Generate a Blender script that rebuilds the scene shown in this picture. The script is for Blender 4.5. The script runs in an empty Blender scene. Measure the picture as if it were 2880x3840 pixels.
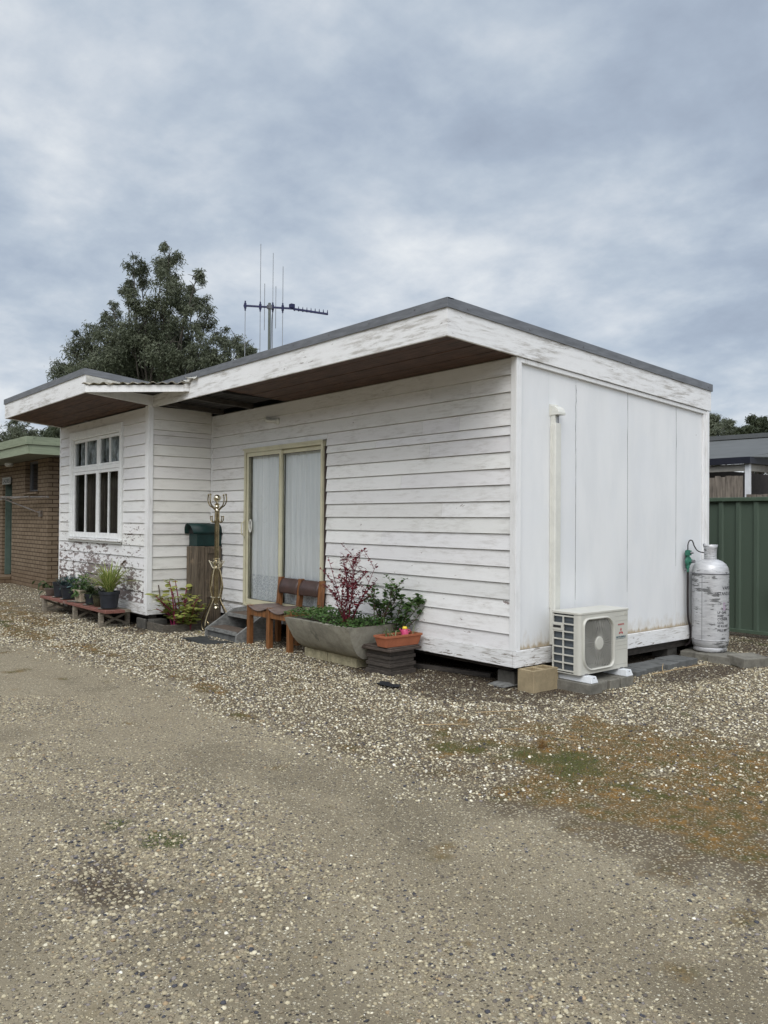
import bpy, math, random
import numpy as np
from mathutils import Vector, Matrix
random.seed(7); rng=np.random.default_rng(11)
sc=bpy.context.scene; COL=sc.collection; PI=math.pi
R=math.radians
# ------------------------------------------------------------------ mesh helpers
class MB:
    def __init__(s): s.v=[]; s.f=[]; s.c=[]; s.M=None; s.smooth=False
    def add(s,vs,fs,col=None):
        o=len(s.v)
        if s.M is not None: vs=[tuple(s.M@Vector(p)) for p in vs]
        s.v+= [tuple(p) for p in vs]; s.f+=[tuple(i+o for i in f) for f in fs]
        if col is not None: s.c+=[col]*len(vs)
        return s
    def box(s,x0,x1,y0,y1,z0,z1,col=None):
        vs=[(x,y,z) for z in (z0,z1) for y in (y0,y1) for x in (x0,x1)]
        return s.add(vs,[(0,2,3,1),(4,5,7,6),(0,1,5,4),(2,6,7,3),(0,4,6,2),(1,3,7,5)],col)
    def prism(s,poly,a0,a1,axis='x',col=None):
        """poly = list of 2D points in the two other axes (in order), extruded along axis"""
        n=len(poly); vs=[]
        for a in (a0,a1):
            for p,q in poly:
                vs.append({'x':(a,p,q),'y':(p,a,q),'z':(p,q,a)}[axis])
        fs=[tuple(range(n))[::-1],tuple(range(n,2*n))]+[(i,(i+1)%n,n+(i+1)%n,n+i) for i in range(n)]
        return s.add(vs,fs,col)
    def tube(s,pts,r,n=8,cap=True,col=None):
        pts=[Vector(p) for p in pts]; m=len(pts)
        rs=r if hasattr(r,'__len__') else [r]*m
        vs=[];fs=[]; prev=None
        for i,p in enumerate(pts):
            t=(pts[min(i+1,m-1)]-pts[max(i-1,0)]); t=t.normalized() if t.length>1e-9 else Vector((0,0,1))
            if prev is None:
                a=Vector((0,0,1)) if abs(t.z)<.9 else Vector((1,0,0)); u=t.cross(a).normalized()
            else:
                u=(prev-t*prev.dot(t)); u=u.normalized() if u.length>1e-9 else t.orthogonal().normalized()
            prev=u; w=t.cross(u)
            for k in range(n):
                a=2*PI*k/n; vs.append(p+(u*math.cos(a)+w*math.sin(a))*rs[i])
        for i in range(m-1):
            for k in range(n):
                fs.append((i*n+k,i*n+(k+1)%n,(i+1)*n+(k+1)%n,(i+1)*n+k))
        if cap: fs+=[tuple(range(n))[::-1],tuple((m-1)*n+k for k in range(n))]
        return s.add(vs,fs,col)
    def lathe(s,prof,c=(0,0,0),n=32,col=None,squash=1):
        vs=[];fs=[];m=len(prof)
        for r,z in prof:
            for k in range(n):
                a=2*PI*k/n; vs.append((c[0]+r*math.cos(a),c[1]+r*math.sin(a)*squash,c[2]+z))
        for i in range(m-1):
            for k in range(n): fs.append((i*n+k,i*n+(k+1)%n,(i+1)*n+(k+1)%n,(i+1)*n+k))
        if prof[0][0]>1e-6: fs.append(tuple(range(n))[::-1])
        if prof[-1][0]>1e-6: fs.append(tuple((m-1)*n+k for k in range(n)))
        return s.add(vs,fs,col)
    def build(s,name,mat,parent=None,origin=None,smooth=False,bev=0,angle=35,mods=None):
        me=bpy.data.meshes.new(name); o=bpy.data.objects.new(name,me); COL.objects.link(o)
        org=Vector((0,0,0))
        if parent is not None:
            o.parent=parent; org=Vector(parent['_o'])
        elif origin is not None:
            org=Vector(origin); o.location=org
        o['_o']=tuple(org)
        me.from_pydata([tuple(Vector(p)-org) for p in s.v],[],s.f)
        me.materials.append(mat)
        if s.c and len(s.c)==len(s.v):
            at=me.color_attributes.new('tone','FLOAT_COLOR','POINT')
            at.data.foreach_set('color',np.array([(c[0],c[1],c[2],1) for c in s.c],dtype=np.float32).ravel())
        if smooth:
            me.polygons.foreach_set('use_smooth',[True]*len(me.polygons))
            try: me.set_sharp_from_angle(angle=R(angle))
            except Exception: pass
        me.update()
        if bev:
            b=o.modifiers.new('bevel','BEVEL'); b.width=bev; b.segments=2; b.limit_method='ANGLE'; b.angle_limit=R(40); b.harden_normals=False
        return o
def tag(o,label=None,cat=None,group=None,kind=None):
    if label: o['label']=label
    if cat: o['category']=cat
    if group: o['group']=group
    if kind: o['kind']=kind
    return o
def thing(name,label,cat,loc=(0,0,0),group=None):
    o=bpy.data.objects.new(name,None); COL.objects.link(o); o.location=loc; o['_o']=tuple(loc)
    return tag(o,label,cat,group)
def npmesh(name,V,F,mat,parent=None,cols=None,smooth=False,origin=(0,0,0)):
    """V (n,3), F (m,k) constant k"""
    me=bpy.data.meshes.new(name); V=np.asarray(V,np.float32); F=np.asarray(F,np.int32); k=F.shape[1]
    org=np.array(parent['_o'] if parent is not None else origin,np.float32)
    me.vertices.add(len(V)); me.vertices.foreach_set('co',(V-org).ravel())
    me.loops.add(F.size); me.loops.foreach_set('vertex_index',F.ravel())
    me.polygons.add(len(F)); me.polygons.foreach_set('loop_start',np.arange(0,F.size,k,dtype=np.int32))
    try: me.polygons.foreach_set('loop_total',np.full(len(F),k,np.int32))
    except Exception: pass
    if smooth: me.polygons.foreach_set('use_smooth',np.ones(len(F),bool))
    me.update(calc_edges=True)
    if cols is not None:
        at=me.color_attributes.new('tone','FLOAT_COLOR','POINT')
        c=np.ones((len(V),4),np.float32); c[:,:3]=cols; at.data.foreach_set('color',c.ravel())
    me.materials.append(mat)
    o=bpy.data.objects.new(name,me); COL.objects.link(o)
    if parent is not None: o.parent=parent
    else: o.location=tuple(org)
    o['_o']=tuple(float(a) for a in org)
    return o
# ------------------------------------------------------------------ material helpers
class G:
    def __init__(s,name,rough=.6,spec=.4,metal=0):
        s.m=bpy.data.materials.new(name); s.m.use_nodes=True; s.t=s.m.node_tree; s.n=s.t.nodes
        s.b=s.n['Principled BSDF']; s.out=s.n['Material Output']
        s.set('Roughness',rough); s.set('Metallic',metal); s.set('Specular IOR Level',spec)
        s._pos=None
    def set(s,k,v):
        if hasattr(v,'links') or isinstance(v,bpy.types.NodeSocket): s.t.links.new(v,s.b.inputs[k])
        else:
            if k=='Base Color' and len(v)==3: v=(*v,1)
            s.b.inputs[k].default_value=v
    def node(s,ty,**kw):
        x=s.n.new(ty)
        for k,v in kw.items(): setattr(x,k,v)
        return x
    def L(s,a,b): s.t.links.new(a,b)
    def inp(s,x,k,v):
        if isinstance(v,bpy.types.NodeSocket): s.L(v,x.inputs[k])
        else:
            try: x.inputs[k].default_value=v
            except Exception: x.inputs[k].default_value=(*v,1)
    def pos(s,scale=(1,1,1),loc=(0,0,0)):
        g=s.node('ShaderNodeNewGeometry'); m=s.node('ShaderNodeMapping'); s.L(g.outputs['Position'],m.inputs['Vector'])
        m.inputs['Scale'].default_value=scale; m.inputs['Location'].default_value=loc; return m.outputs[0]
    def noise(s,vec,scale=5,detail=4,rough=.55,dist=0):
        x=s.node('ShaderNodeTexNoise'); s.L(vec,x.inputs['Vector'])
        for k,v in(('Scale',scale),('Detail',detail),('Roughness',rough),('Distortion',dist)): s.inp(x,k,v)
        return x.outputs['Fac']
    def vor(s,vec,scale,feature='F1',rnd=1):
        x=s.node('ShaderNodeTexVoronoi',feature=feature); s.L(vec,x.inputs['Vector']); s.inp(x,'Scale',scale); s.inp(x,'Randomness',rnd); return x
    def ramp(s,f,stops):
        x=s.node('ShaderNodeValToRGB'); s.L(f,x.inputs[0]); e=x.color_ramp.elements
        while len(e)<len(stops): e.new(.5)
        for i,(p,c) in enumerate(stops):
            e[i].position=p
            if not hasattr(c,'__len__'): c=(c,c,c)
            e[i].color=(*c,1)
        return x.outputs[0]
    def mr(s,f,a,b,c=0,d=1,smooth=True):
        x=s.node('ShaderNodeMapRange'); 
        if smooth: x.interpolation_type='SMOOTHSTEP'
        s.inp(x,0,f); s.inp(x,1,a); s.inp(x,2,b); s.inp(x,3,c); s.inp(x,4,d); return x.outputs[0]
    def math(s,op,a,b=0,c=None):
        x=s.node('ShaderNodeMath',operation=op); s.inp(x,0,a); s.inp(x,1,b)
        if c is not None: s.inp(x,2,c)
        return x.outputs[0]
    def mix(s,f,a,b,mode='MIX'):
        x=s.node('ShaderNodeMix',data_type='RGBA',blend_type=mode)
        s.inp(x,0,f)
        for k,v in((6,a),(7,b)):
            if isinstance(v,bpy.types.NodeSocket): s.L(v,x.inputs[k])
            else: x.inputs[k].default_value=(*v,1) if len(v)==3 else v
        return x.outputs[2]
    def attr(s,name='tone'):
        x=s.node('ShaderNodeAttribute',attribute_name=name); return x
    def sep(s,v):
        x=s.node('ShaderNodeSeparateXYZ'); s.L(v,x.inputs[0]); return x.outputs
    def bump(s,h,dist=.005,strength=.6):
        x=s.node('ShaderNodeBump'); s.inp(x,'Strength',strength); s.inp(x,'Distance',dist); s.L(h,x.inputs['Height'])
        s.L(x.outputs[0],s.b.inputs['Normal']); return x
def plain(name,col,rough=.6,metal=0,var=.15,scale=8,bumpd=0,spec=.4,stretch=(1,1,1),dirt=None,dirtamt=.0,dscale=6):
    g=G(name,rough,spec,metal); p=g.pos(stretch)
    n=g.noise(p,scale,6,.65); lo=tuple(c*(1-var) for c in col); hi=tuple(min(1,c*(1+var)) for c in col)
    c=g.mix(g.mr(n,.3,.7),lo,hi)
    if dirt is not None:
        d=g.noise(g.pos((1,1,1),(3,7,1)),dscale,8,.7); c=g.mix(g.mr(d,.62-dirtamt*.3,.72-dirtamt*.2),c,dirt)
    g.set('Base Color',c)
    if bumpd: g.bump(g.noise(p,scale*6,6,.7),bumpd)
    return g.m
def white_paint(name,base=(.80,.80,.795),grime=(.46,.44,.41),chipcol=(.30,.255,.24),chip=(.67,.72),z=(0,3),stretch=(3,3,16),gr=.35,cracks=.0,tone=False,side='xz'):
    """weathered paint: long streaks of grime along the board, chips to bare timber below a threshold that depends on height"""
    g=G(name,.55,.3); 
    s1=g.noise(g.pos(stretch),1.6,7,.7)
    s2=g.noise(g.pos((1.1,1.1,2.2)),1.3,5,.6)
    s3=g.noise(g.pos((stretch[0]*5,stretch[1]*5,stretch[2]*7)),2.0,4,.6)
    gm=g.math('MULTIPLY',g.mr(s1,.42,.72),g.mr(s2,.35,.65))
    gm=g.math('MULTIPLY',g.math('ADD',gm,g.math('MULTIPLY',g.mr(s3,.55,.75),.25)),gr*2)
    c=g.mix(gm,base,grime)
    if tone:
        a=g.attr('tone'); c=g.mix(1.0,c,a.outputs['Color'],'MULTIPLY')
    zz=g.sep(g.pos())[2]
    thr=g.mr(zz,z[0],z[1],chip[0],chip[1],False)
    cn=g.noise(g.pos((stretch[0]*1.9,stretch[1]*1.9,stretch[2]*1.1),(5,2,9)),1.35,9,.66,.4)
    big=g.noise(g.pos((1,1,1.6),(1,4,2)),1.5,2,.5)
    cn=g.math('ADD',cn,g.math('MULTIPLY',g.math('SUBTRACT',big,.5),.35))
    e=g.math('SUBTRACT',cn,thr); cm=g.mr(e,0,.012)
    wood=g.mix(g.noise(g.pos((30,30,150)),1,3),tuple(x*.7 for x in chipcol),tuple(x*1.25 for x in chipcol))
    c=g.mix(cm,c,wood)
    h=g.math('SUBTRACT',g.math('MULTIPLY',s3,.25),g.math('MULTIPLY',cm,.5))
    if cracks:
        cr=g.noise(g.pos((6,6,70),(2,2,2)),1.2,8,.75,.8); ck=g.math('MULTIPLY',g.mr(cr,.60-cracks*.0,.66),g.mr(g.noise(g.pos((1.5,1.5,3)),1.2,2),.42,.62)); ck=g.math('MULTIPLY',ck,cracks)
        c=g.mix(ck,c,(.16,.14,.13)); h=g.math('SUBTRACT',h,ck)
    g.set('Base Color',c); g.bump(h,.003,.5); return g.m
M={}
M['board']=white_paint('painted_boards',base=(.80,.80,.80),chip=(.655,.73),z=(.2,1.9),gr=.34,tone=True)
M['board_bay']=white_paint('peeling_boards',chip=(.425,.715),z=(.3,1.9),gr=.30,tone=True,chipcol=(.225,.185,.175))
M['board_side']=white_paint('side_boards',base=(.76,.75,.72),chip=(.75,.80),gr=.30,tone=True)
M['base']=white_paint('baseboard_paint',chip=(.56,.60),z=(.1,.4),gr=.9,stretch=(3,3,40),chipcol=(.30,.27,.24))
M['trim']=white_paint('trim_paint',chip=(.75,.78),gr=.25,stretch=(14,14,2))
M['fascia']=white_paint('fascia_paint',chip=(.70,.70),gr=.85,stretch=(2.2,2.2,20),cracks=.95,chipcol=(.24,.21,.19))
M['frame']=plain('window_paint',(.80,.81,.80),.5,var=.06,scale=14)
def endwall():
    g=G('fibre_cement_paint',.5,.3)
    n=g.noise(g.pos((3,3,.9)),1.3,4,.55); c=g.mix(g.mr(n,.35,.7),(.775,.78,.78),(.72,.73,.735))
    m=g.noise(g.pos((1,1,1)),2.2,5,.6); c=g.mix(g.math('MULTIPLY',g.mr(m,.45,.75),.35),c,(.72,.74,.77))
    zz=g.sep(g.pos())[2]
    # rusty damp line at the sheet bottom, faint brown under the top trim
    st=g.noise(g.pos((9,9,4)),1.4,8,.7)
    k=g.mr(g.math('ADD',zz,g.math('MULTIPLY',g.math('SUBTRACT',st,.5),-.16)),.352,.395,1,0)
    c=g.mix(g.math('MULTIPLY',k,.85),c,(.30,.22,.12))
    k2=g.mr(g.math('ADD',zz,g.math('MULTIPLY',g.math('SUBTRACT',st,.5),-.5)),.36,.50,1,0)
    c=g.mix(g.math('MULTIPLY',k2,.35),c,(.45,.37,.25))
    # small nail spots
    v=g.vor(g.pos((1,2.6,2.2)),1.0); sp=g.mr(v.outputs['Distance'],.012,.022,1,0); c=g.mix(g.math('MULTIPLY',sp,.7),c,(.3,.28,.26))
    g.set('Base Color',c); g.bump(g.noise(g.pos((3,3,3)),3,4),.004,.3); return g.m
M['endwall']=endwall()
M['flash']=plain('weathered_steel_flashing',(.20,.205,.215),.45,.55,.18,5,stretch=(1,1,6))
M['soffit']=plain('dark_plywood',(.075,.038,.024),.65,var=.7,scale=3,stretch=(1.2,16,1),bumpd=.002,dirt=(.12,.065,.04),dirtamt=.15)
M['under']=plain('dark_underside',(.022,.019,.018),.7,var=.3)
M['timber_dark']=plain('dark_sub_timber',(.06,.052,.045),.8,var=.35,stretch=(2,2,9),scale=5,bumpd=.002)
M['void']=plain('black_void',(.02,.019,.018),.9)
M['room']=plain('pale_lining',(.50,.47,.42),.8)  # pale to bounce daylight onto the door curtains
M['rust_iron']=plain('mossy_iron',(.36,.33,.27),.6,.2,.4,12,.002,dirt=(.10,.085,.04),dirtamt=.6,dscale=9)
M['foil']=plain('crumpled_foil',(.60,.58,.52),.4,.3,.3,4,dirt=(.25,.20,.12),dirtamt=.2)
M['cream_alu']=plain('cream_aluminium',(.56,.53,.38),.42,0,.08,5,spec=.5)
M['glass_dark']=None
def glass(name,refl=1.0,tint=(.97,.99,.985)):
    g=G(name); g.n.remove(g.b)
    fr=g.node('ShaderNodeFresnel'); fr.inputs[0].default_value=1.5
    tr=g.node('ShaderNodeBsdfTransparent'); tr.inputs[0].default_value=(*tint,1)
    gl=g.node('ShaderNodeBsdfGlossy'); gl.inputs['Roughness'].default_value=.02
    mx=g.node('ShaderNodeMixShader'); f=g.math('MULTIPLY',fr.outputs[0],refl*.8); g.L(f,mx.inputs[0]); g.L(tr.outputs[0],mx.inputs[1]); g.L(gl.outputs[0],mx.inputs[2]); g.L(mx.outputs[0],g.out.inputs[0])
    # slight waviness
    b=g.node('ShaderNodeBump'); b.inputs['Strength'].default_value=.05; b.inputs['Distance'].default_value=.01; g.L(g.noise(g.pos((2,2,1)),2,2),b.inputs['Height']); g.L(b.outputs[0],gl.inputs['Normal']); g.L(b.outputs[0],fr.inputs['Normal'])
    return g.m
M['glass']=glass('window_glass')
def curtain():
    g=G('sheer_curtain',.8,.1); p=g.pos()
    w=g.noise(g.pos((40,40,1.2)),1.2,3); c=g.mix(g.mr(w,.3,.7),(.88,.895,.91),(.98,.985,.99))
    zz=g.sep(p)[2]; hem=g.mr(zz,.80,.785,1,0) if False else g.mr(zz,.77,.79,1,0)
    lv=g.vor(g.pos((1,1,1)),28,'DISTANCE_TO_EDGE'); lace=g.mr(lv.outputs['Distance'],.04,.14,0,1)
    c=g.mix(g.math('MULTIPLY',g.math('MULTIPLY',lace,hem),.5),c,(.42,.45,.50)); g.set('Base Color',c)
    tr=g.node('ShaderNodeBsdfTranslucent'); g.L(c,tr.inputs[0]); mx=g.node('ShaderNodeMixShader'); mx.inputs[0].default_value=.02
    g.L(g.b.outputs[0],mx.inputs[1]); g.L(tr.outputs[0],mx.inputs[2]); g.L(mx.outputs[0],g.out.inputs[0]); return g.m
M['curtain']=curtain()
M['drape']=plain('brown_drape',(.085,.07,.056),.8,var=.4,stretch=(14,14,.5),scale=3)
M['duct']=plain('cream_plastic_duct',(.66,.655,.60),.4,var=.05,spec=.5)
M['ac']=plain('ivory_enamel',(.54,.53,.475),.38,var=.05,scale=3,spec=.5,dirt=(.42,.40,.33),dirtamt=.12,dscale=4)
M['ac_dark']=plain('fan_recess',(.018,.018,.018),.6)
M['coil']=plain('coil_fins',(.10,.115,.13),.5,.5,.25,4,stretch=(1,1,30))
M['white_pl']=plain('white_plastic_mount',(.66,.68,.70),.45,var=.06)
M['red_ink']=plain('red_print',(.42,.05,.06),.5); M['teal_ink']=plain('teal_print',(.03,.10,.14),.5); M['black_ink']=plain('black_stencil',(.03,.03,.035),.6); M['purple_ink']=plain('purple_stencil',(.40,.30,.40),.6)
def concrete(name,col,var=.25,dirt=None,moss=.0,b=.004,sc_=7):
    g=G(name,.9,.2); p=g.pos(); n=g.noise(p,sc_,8,.7); f=g.noise(p,90,3,.6)
    c=g.mix(g.mr(n,.3,.7),tuple(a*(1-var) for a in col),tuple(min(1,a*(1+var)) for a in col))
    c=g.mix(g.math('MULTIPLY',g.mr(f,.5,.75),.35),c,tuple(a*.55 for a in col))
    if dirt is not None: c=g.mix(g.mr(g.noise(g.pos((1,1,.5),(4,4,4)),5,7,.7),.56,.68),c,dirt)
    g.set('Base Color',c); g.bump(g.math('ADD',n,g.math('MULTIPLY',f,.5)),b,.6); return g.m
M['block']=concrete('tan_concrete_block',(.33,.265,.165),.18)
M['paver']=concrete('grey_paver',(.175,.165,.14),.3,(.11,.11,.07))
M['paver2']=concrete('dark_paver',(.12,.122,.118),.25)
M['trough']=concrete('old_concrete_trough',(.33,.312,.258),.25,(.17,.165,.14),b=.006)
M['lime']=concrete('limestone_block',(.45,.40,.26),.25,b=.012,sc_=14)
M['stump']=concrete('concrete_stump',(.09,.085,.075),.3)
M['soilm']=concrete('damp_soil',(.045,.033,.024),.4,b=.015,sc_=20)
M['terra']=concrete('terracotta_plastic',(.36,.125,.065),.12,b=.0005)
M['black_pot']=plain('black_plastic_pot',(.018,.021,.028),.5,var=.3)
M['beige_pot']=plain('beige_plastic_pot',(.42,.36,.27),.55,var=.12,scale=20)
M['brown_bowl']=plain('brown_glaze_bowl',(.14,.11,.095),.45)
M['green_glaze']=plain('dark_glaze_pot',(.05,.05,.03),.25,var=.5,scale=10)
M['saucer']=plain('dusty_saucer',(.22,.20,.17),.6,var=.25)
M['rail_red']=plain('faded_red_plank',(.20,.085,.065),.8,var=.3,stretch=(3,20,20),scale=3,bumpd=.002,dirt=(.22,.17,.14),dirtamt=.25)
M['greywood']=plain('silvered_timber',(.23,.20,.155),.85,var=.35,stretch=(3,3,10),scale=5,bumpd=.003,dirt=(.13,.12,.08),dirtamt=.2)
M['sleeper']=plain('weathered_sleeper',(.105,.082,.058),.85,var=.55,stretch=(22,22,1.3),scale=3,bumpd=.006,dirt=(.20,.15,.10),dirtamt=.2,dscale=5)
M['bedwood']=plain('dark_garden_edging',(.10,.088,.07),.85,var=.4,stretch=(3,3,20),scale=5,bumpd=.003)
M['step_grey']=plain('grey_weathered_step',(.185,.185,.175),.8,var=.3,stretch=(4,4,8),scale=4,bumpd=.003,dirt=(.09,.085,.075),dirtamt=.2)
M['step_brown']=plain('brown_tread',(.10,.075,.058),.8,var=.3,stretch=(3,15,3),scale=4,bumpd=.002)
M['orangewood']=plain('varnished_orange_timber',(.185,.078,.028),.4,var=.4,stretch=(8,8,1.2),scale=4,spec=.5,dirt=(.12,.05,.025),dirtamt=.15)
M['leather']=plain('dark_brown_vinyl',(.055,.030,.025),.38,var=.25,scale=10,spec=.5)
M['vinyl_seat']=plain('worn_brown_vinyl_seat',(.15,.11,.095),.4,var=.25,scale=6,spec=.5)
M['brass']=plain('tarnished_brass',(.30,.245,.15),.25,.95,.3,14,dirt=(.22,.17,.09),dirtamt=.25)
M['brass_bright']=plain('pale_polished_brass',(.68,.62,.48),.12,1,.1,10)
M['lbgreen']=plain('dark_green_enamel',(.006,.026,.024),.5,var=.25,spec=.3)
M['rubber']=plain('black_rubber_mat',(.035,.037,.037),.7,var=.3,scale=15)
M['reg']=plain('green_regulator',(.03,.15,.10),.45,var=.2); M['hose']=plain('black_hose',(.02,.015,.016),.5); M['greymetal']=plain('dull_grey_metal',(.2,.2,.21),.4,.6)
M['pink']=plain('pink_plastic',(.55,.06,.16),.4,spec=.5,var=.05); M['yellow']=plain('yellow_plastic',(.75,.55,.04),.4,var=.05)
M['strawm']=plain('dry_straw',(.42,.30,.16),.8); M['plasticsheet']=plain('black_plastic_sheet',(.02,.025,.03),.3)
M['leafyellow']=plain('pale_leaf',(.62,.58,.30),.6)
M['antblue']=plain('dark_blue_boom',(.02,.022,.07),.5,.2); M['antalu']=plain('grey_aluminium_rod',(.30,.31,.32),.4,.7); M['mast']=plain('grey_green_mast',(.10,.115,.10),.6)
M['bark']=plain('grey_gum_bark',(.065,.056,.046),.85,var=.45,scale=3,bumpd=.01)
M['stem']=plain('brown_stem',(.08,.05,.035),.8)
M['stem_red']=plain('red_stem',(.16,.02,.035),.6)
M['stem_mag']=plain('magenta_stem',(.22,.02,.07),.5)
def cyl_mat():
    g=G('scuffed_silver_paint',.42,.5,.25); p=g.pos()
    n=g.noise(g.pos((5,5,26)),1.3,8,.72,.3); reg=g.noise(g.pos((4,4,3.0),(1,2,7)),1.4,2); f2=g.noise(g.pos((9,9,50)),1.2,6,.7)
    s=g.math('ADD',n,g.math('MULTIPLY',g.math('SUBTRACT',reg,.5),.45)); mk=g.mr(s,.56,.60)
    c=g.mix(g.mr(f2,.3,.7),(.44,.44,.45),(.58,.58,.585)); c=g.mix(mk,c,(.15,.15,.15)); g.set('Base Color',c)
    g.set('Roughness',g.mr(mk,0,1,.38,.6)); return g.m
M['cyl']=cyl_mat()
def fence_mat():
    g=G('green_steel_sheet',.5,.4); n=g.noise(g.pos((1,1,.4)),3,5); c=g.mix(n,(.072,.100,.074),(.090,.122,.092)); g.set('Base Color',c); return g.m
M['fence']=fence_mat(); M['fence_cap']=plain('green_steel_rail',(.085,.12,.085),.45,var=.1)
M['paling']=plain('grey_palings',(.16,.135,.11),.9,var=.45,stretch=(9,9,1.2),scale=2.5,bumpd=.004)
M['roofgrey']=plain('grey_steel_roof',(.11,.115,.115),.75,0,.08,2,spec=.1); M['navy']=plain('navy_gutter',(.012,.013,.022),.4); M['beigebeam']=plain('beige_beam',(.30,.285,.25),.6,var=.1); M['whitepost']=plain('white_post',(.66,.67,.68),.5,var=.06)
M['greenfascia']=plain('faded_green_fascia',(.24,.275,.19),.55,var=.14,scale=3,stretch=(1,1,12),dirt=(.12,.14,.09),dirtamt=.1)
M['greendoor']=plain('sage_green_door',(.085,.12,.10),.6,var=.1); M['lampw']=plain('dusty_lamp_cover',(.33,.33,.30),.4)
M['cloths']=plain('rusted_galvanised_tube',(.20,.18,.16),.5,.5,.3,8,dirt=(.14,.08,.05),dirtamt=.4)
def brick():
    g=G('tan_brick',.9,.2); geo=g.pos(); x,y,z=g.sep(geo)
    cb=g.node('ShaderNodeCombineXYZ'); g.L(g.math('ADD',x,y),cb.inputs[0]); g.L(z,cb.inputs[1])
    b=g.node('ShaderNodeTexBrick'); g.L(cb.outputs[0],b.inputs['Vector'])
    for k,v in(('Scale',1),('Mortar Size',.009),('Mortar Smooth',.25),('Bias',0),('Brick Width',.24),('Row Height',.086)): b.inputs[k].default_value=v
    b.inputs['Color1'].default_value=(.175,.132,.088,1); b.inputs['Color2'].default_value=(.225,.172,.118,1); b.inputs['Mortar'].default_value=(.05,.032,.022,1)
    n=g.noise(g.pos((1,1,1)),30,6,.7); c=g.mix(g.mr(n,.3,.75),b.outputs['Color'],(.13,.09,.06)); c2=g.mix(.35,b.outputs['Color'],c)
    low=g.mr(z,.1,.55,1,0); c2=g.mix(g.math('MULTIPLY',low,.4),c2,(.13,.08,.045))
    g.set('Base Color',c2); g.bump(g.math('SUBTRACT',g.math('MULTIPLY',n,.3),g.math('MULTIPLY',b.outputs['Fac'],1.0)),.02,.9); return g.m
M['brick']=brick()
def leafmat(name,c1,c2,rough=.55,trans=.25,spec=.35):
    g=G(name,rough,spec); a=g.attr('tone'); f=g.sep(a.outputs['Color'])[0]
    c=g.mix(f,c1,c2); g.set('Base Color',c)
    tr=g.node('ShaderNodeBsdfTranslucent'); g.L(c,tr.inputs[0]); mx=g.node('ShaderNodeMixShader'); mx.inputs[0].default_value=trans
    g.L(g.b.outputs[0],mx.inputs[1]); g.L(tr.outputs[0],mx.inputs[2]); g.L(mx.outputs[0],g.out.inputs[0]); return g.m
M['gum']=leafmat('gum_leaves',(.048,.060,.034),(.155,.17,.11))
M['gum2']=leafmat('dark_gum_leaves',(.030,.042,.020),(.080,.095,.05))
M['l_green']=leafmat('green_leaves',(.035,.085,.020),(.11,.19,.055)); M['l_bright']=leafmat('yellow_green_leaves',(.10,.16,.03),(.36,.37,.10))
M['l_red']=leafmat('red_leaves',(.06,.008,.014),(.22,.02,.03)); M['l_blue']=leafmat('blue_green_succulent',(.035,.075,.07),(.10,.17,.17),trans=.05)
M['l_strip']=leafmat('striped_straps',(.13,.21,.035),(.62,.60,.25)); M['l_dark']=leafmat('dark_foliage',(.018,.035,.014),(.06,.085,.03)); M['l_onion']=leafmat('pale_green_straps',(.10,.15,.05),(.30,.32,.16))
M['l_dry']=leafmat('dry_grass_blades',(.13,.065,.016),(.33,.19,.055),trans=.1); M['l_grass']=leafmat('short_grass_blades',(.045,.09,.02),(.12,.17,.05),trans=.2)
# ------------------------------------------------------------------ numpy noise
def vnoise(x,y,seed=0):
    xi=np.floor(x).astype(np.int64); yi=np.floor(y).astype(np.int64); xf=x-xi; yf=y-yi
    def h(a,b):
        n=(a*374761393+b*668265263+seed*1442695041)&0x7fffffff; n=((n^(n>>13))*1274126177)&0x7fffffff; return ((n^(n>>16))&0xffff)/65535.
    u=xf*xf*(3-2*xf); v=yf*yf*(3-2*yf)
    return (h(xi,yi)*(1-u)+h(xi+1,yi)*u)*(1-v)+(h(xi,yi+1)*(1-u)+h(xi+1,yi+1)*u)*v
def fbm(x,y,s=1,o=4,seed=0):
    a=0;w=.5;t=0
    for i in range(o): a=a+w*vnoise(x*s,y*s,seed+i*17); t+=w; w*=.55; s*=2.03
    return a/t
def ss(a,b,x): t=np.clip((x-a)/(b-a),0,1); return t*t*(3-2*t)
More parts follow.
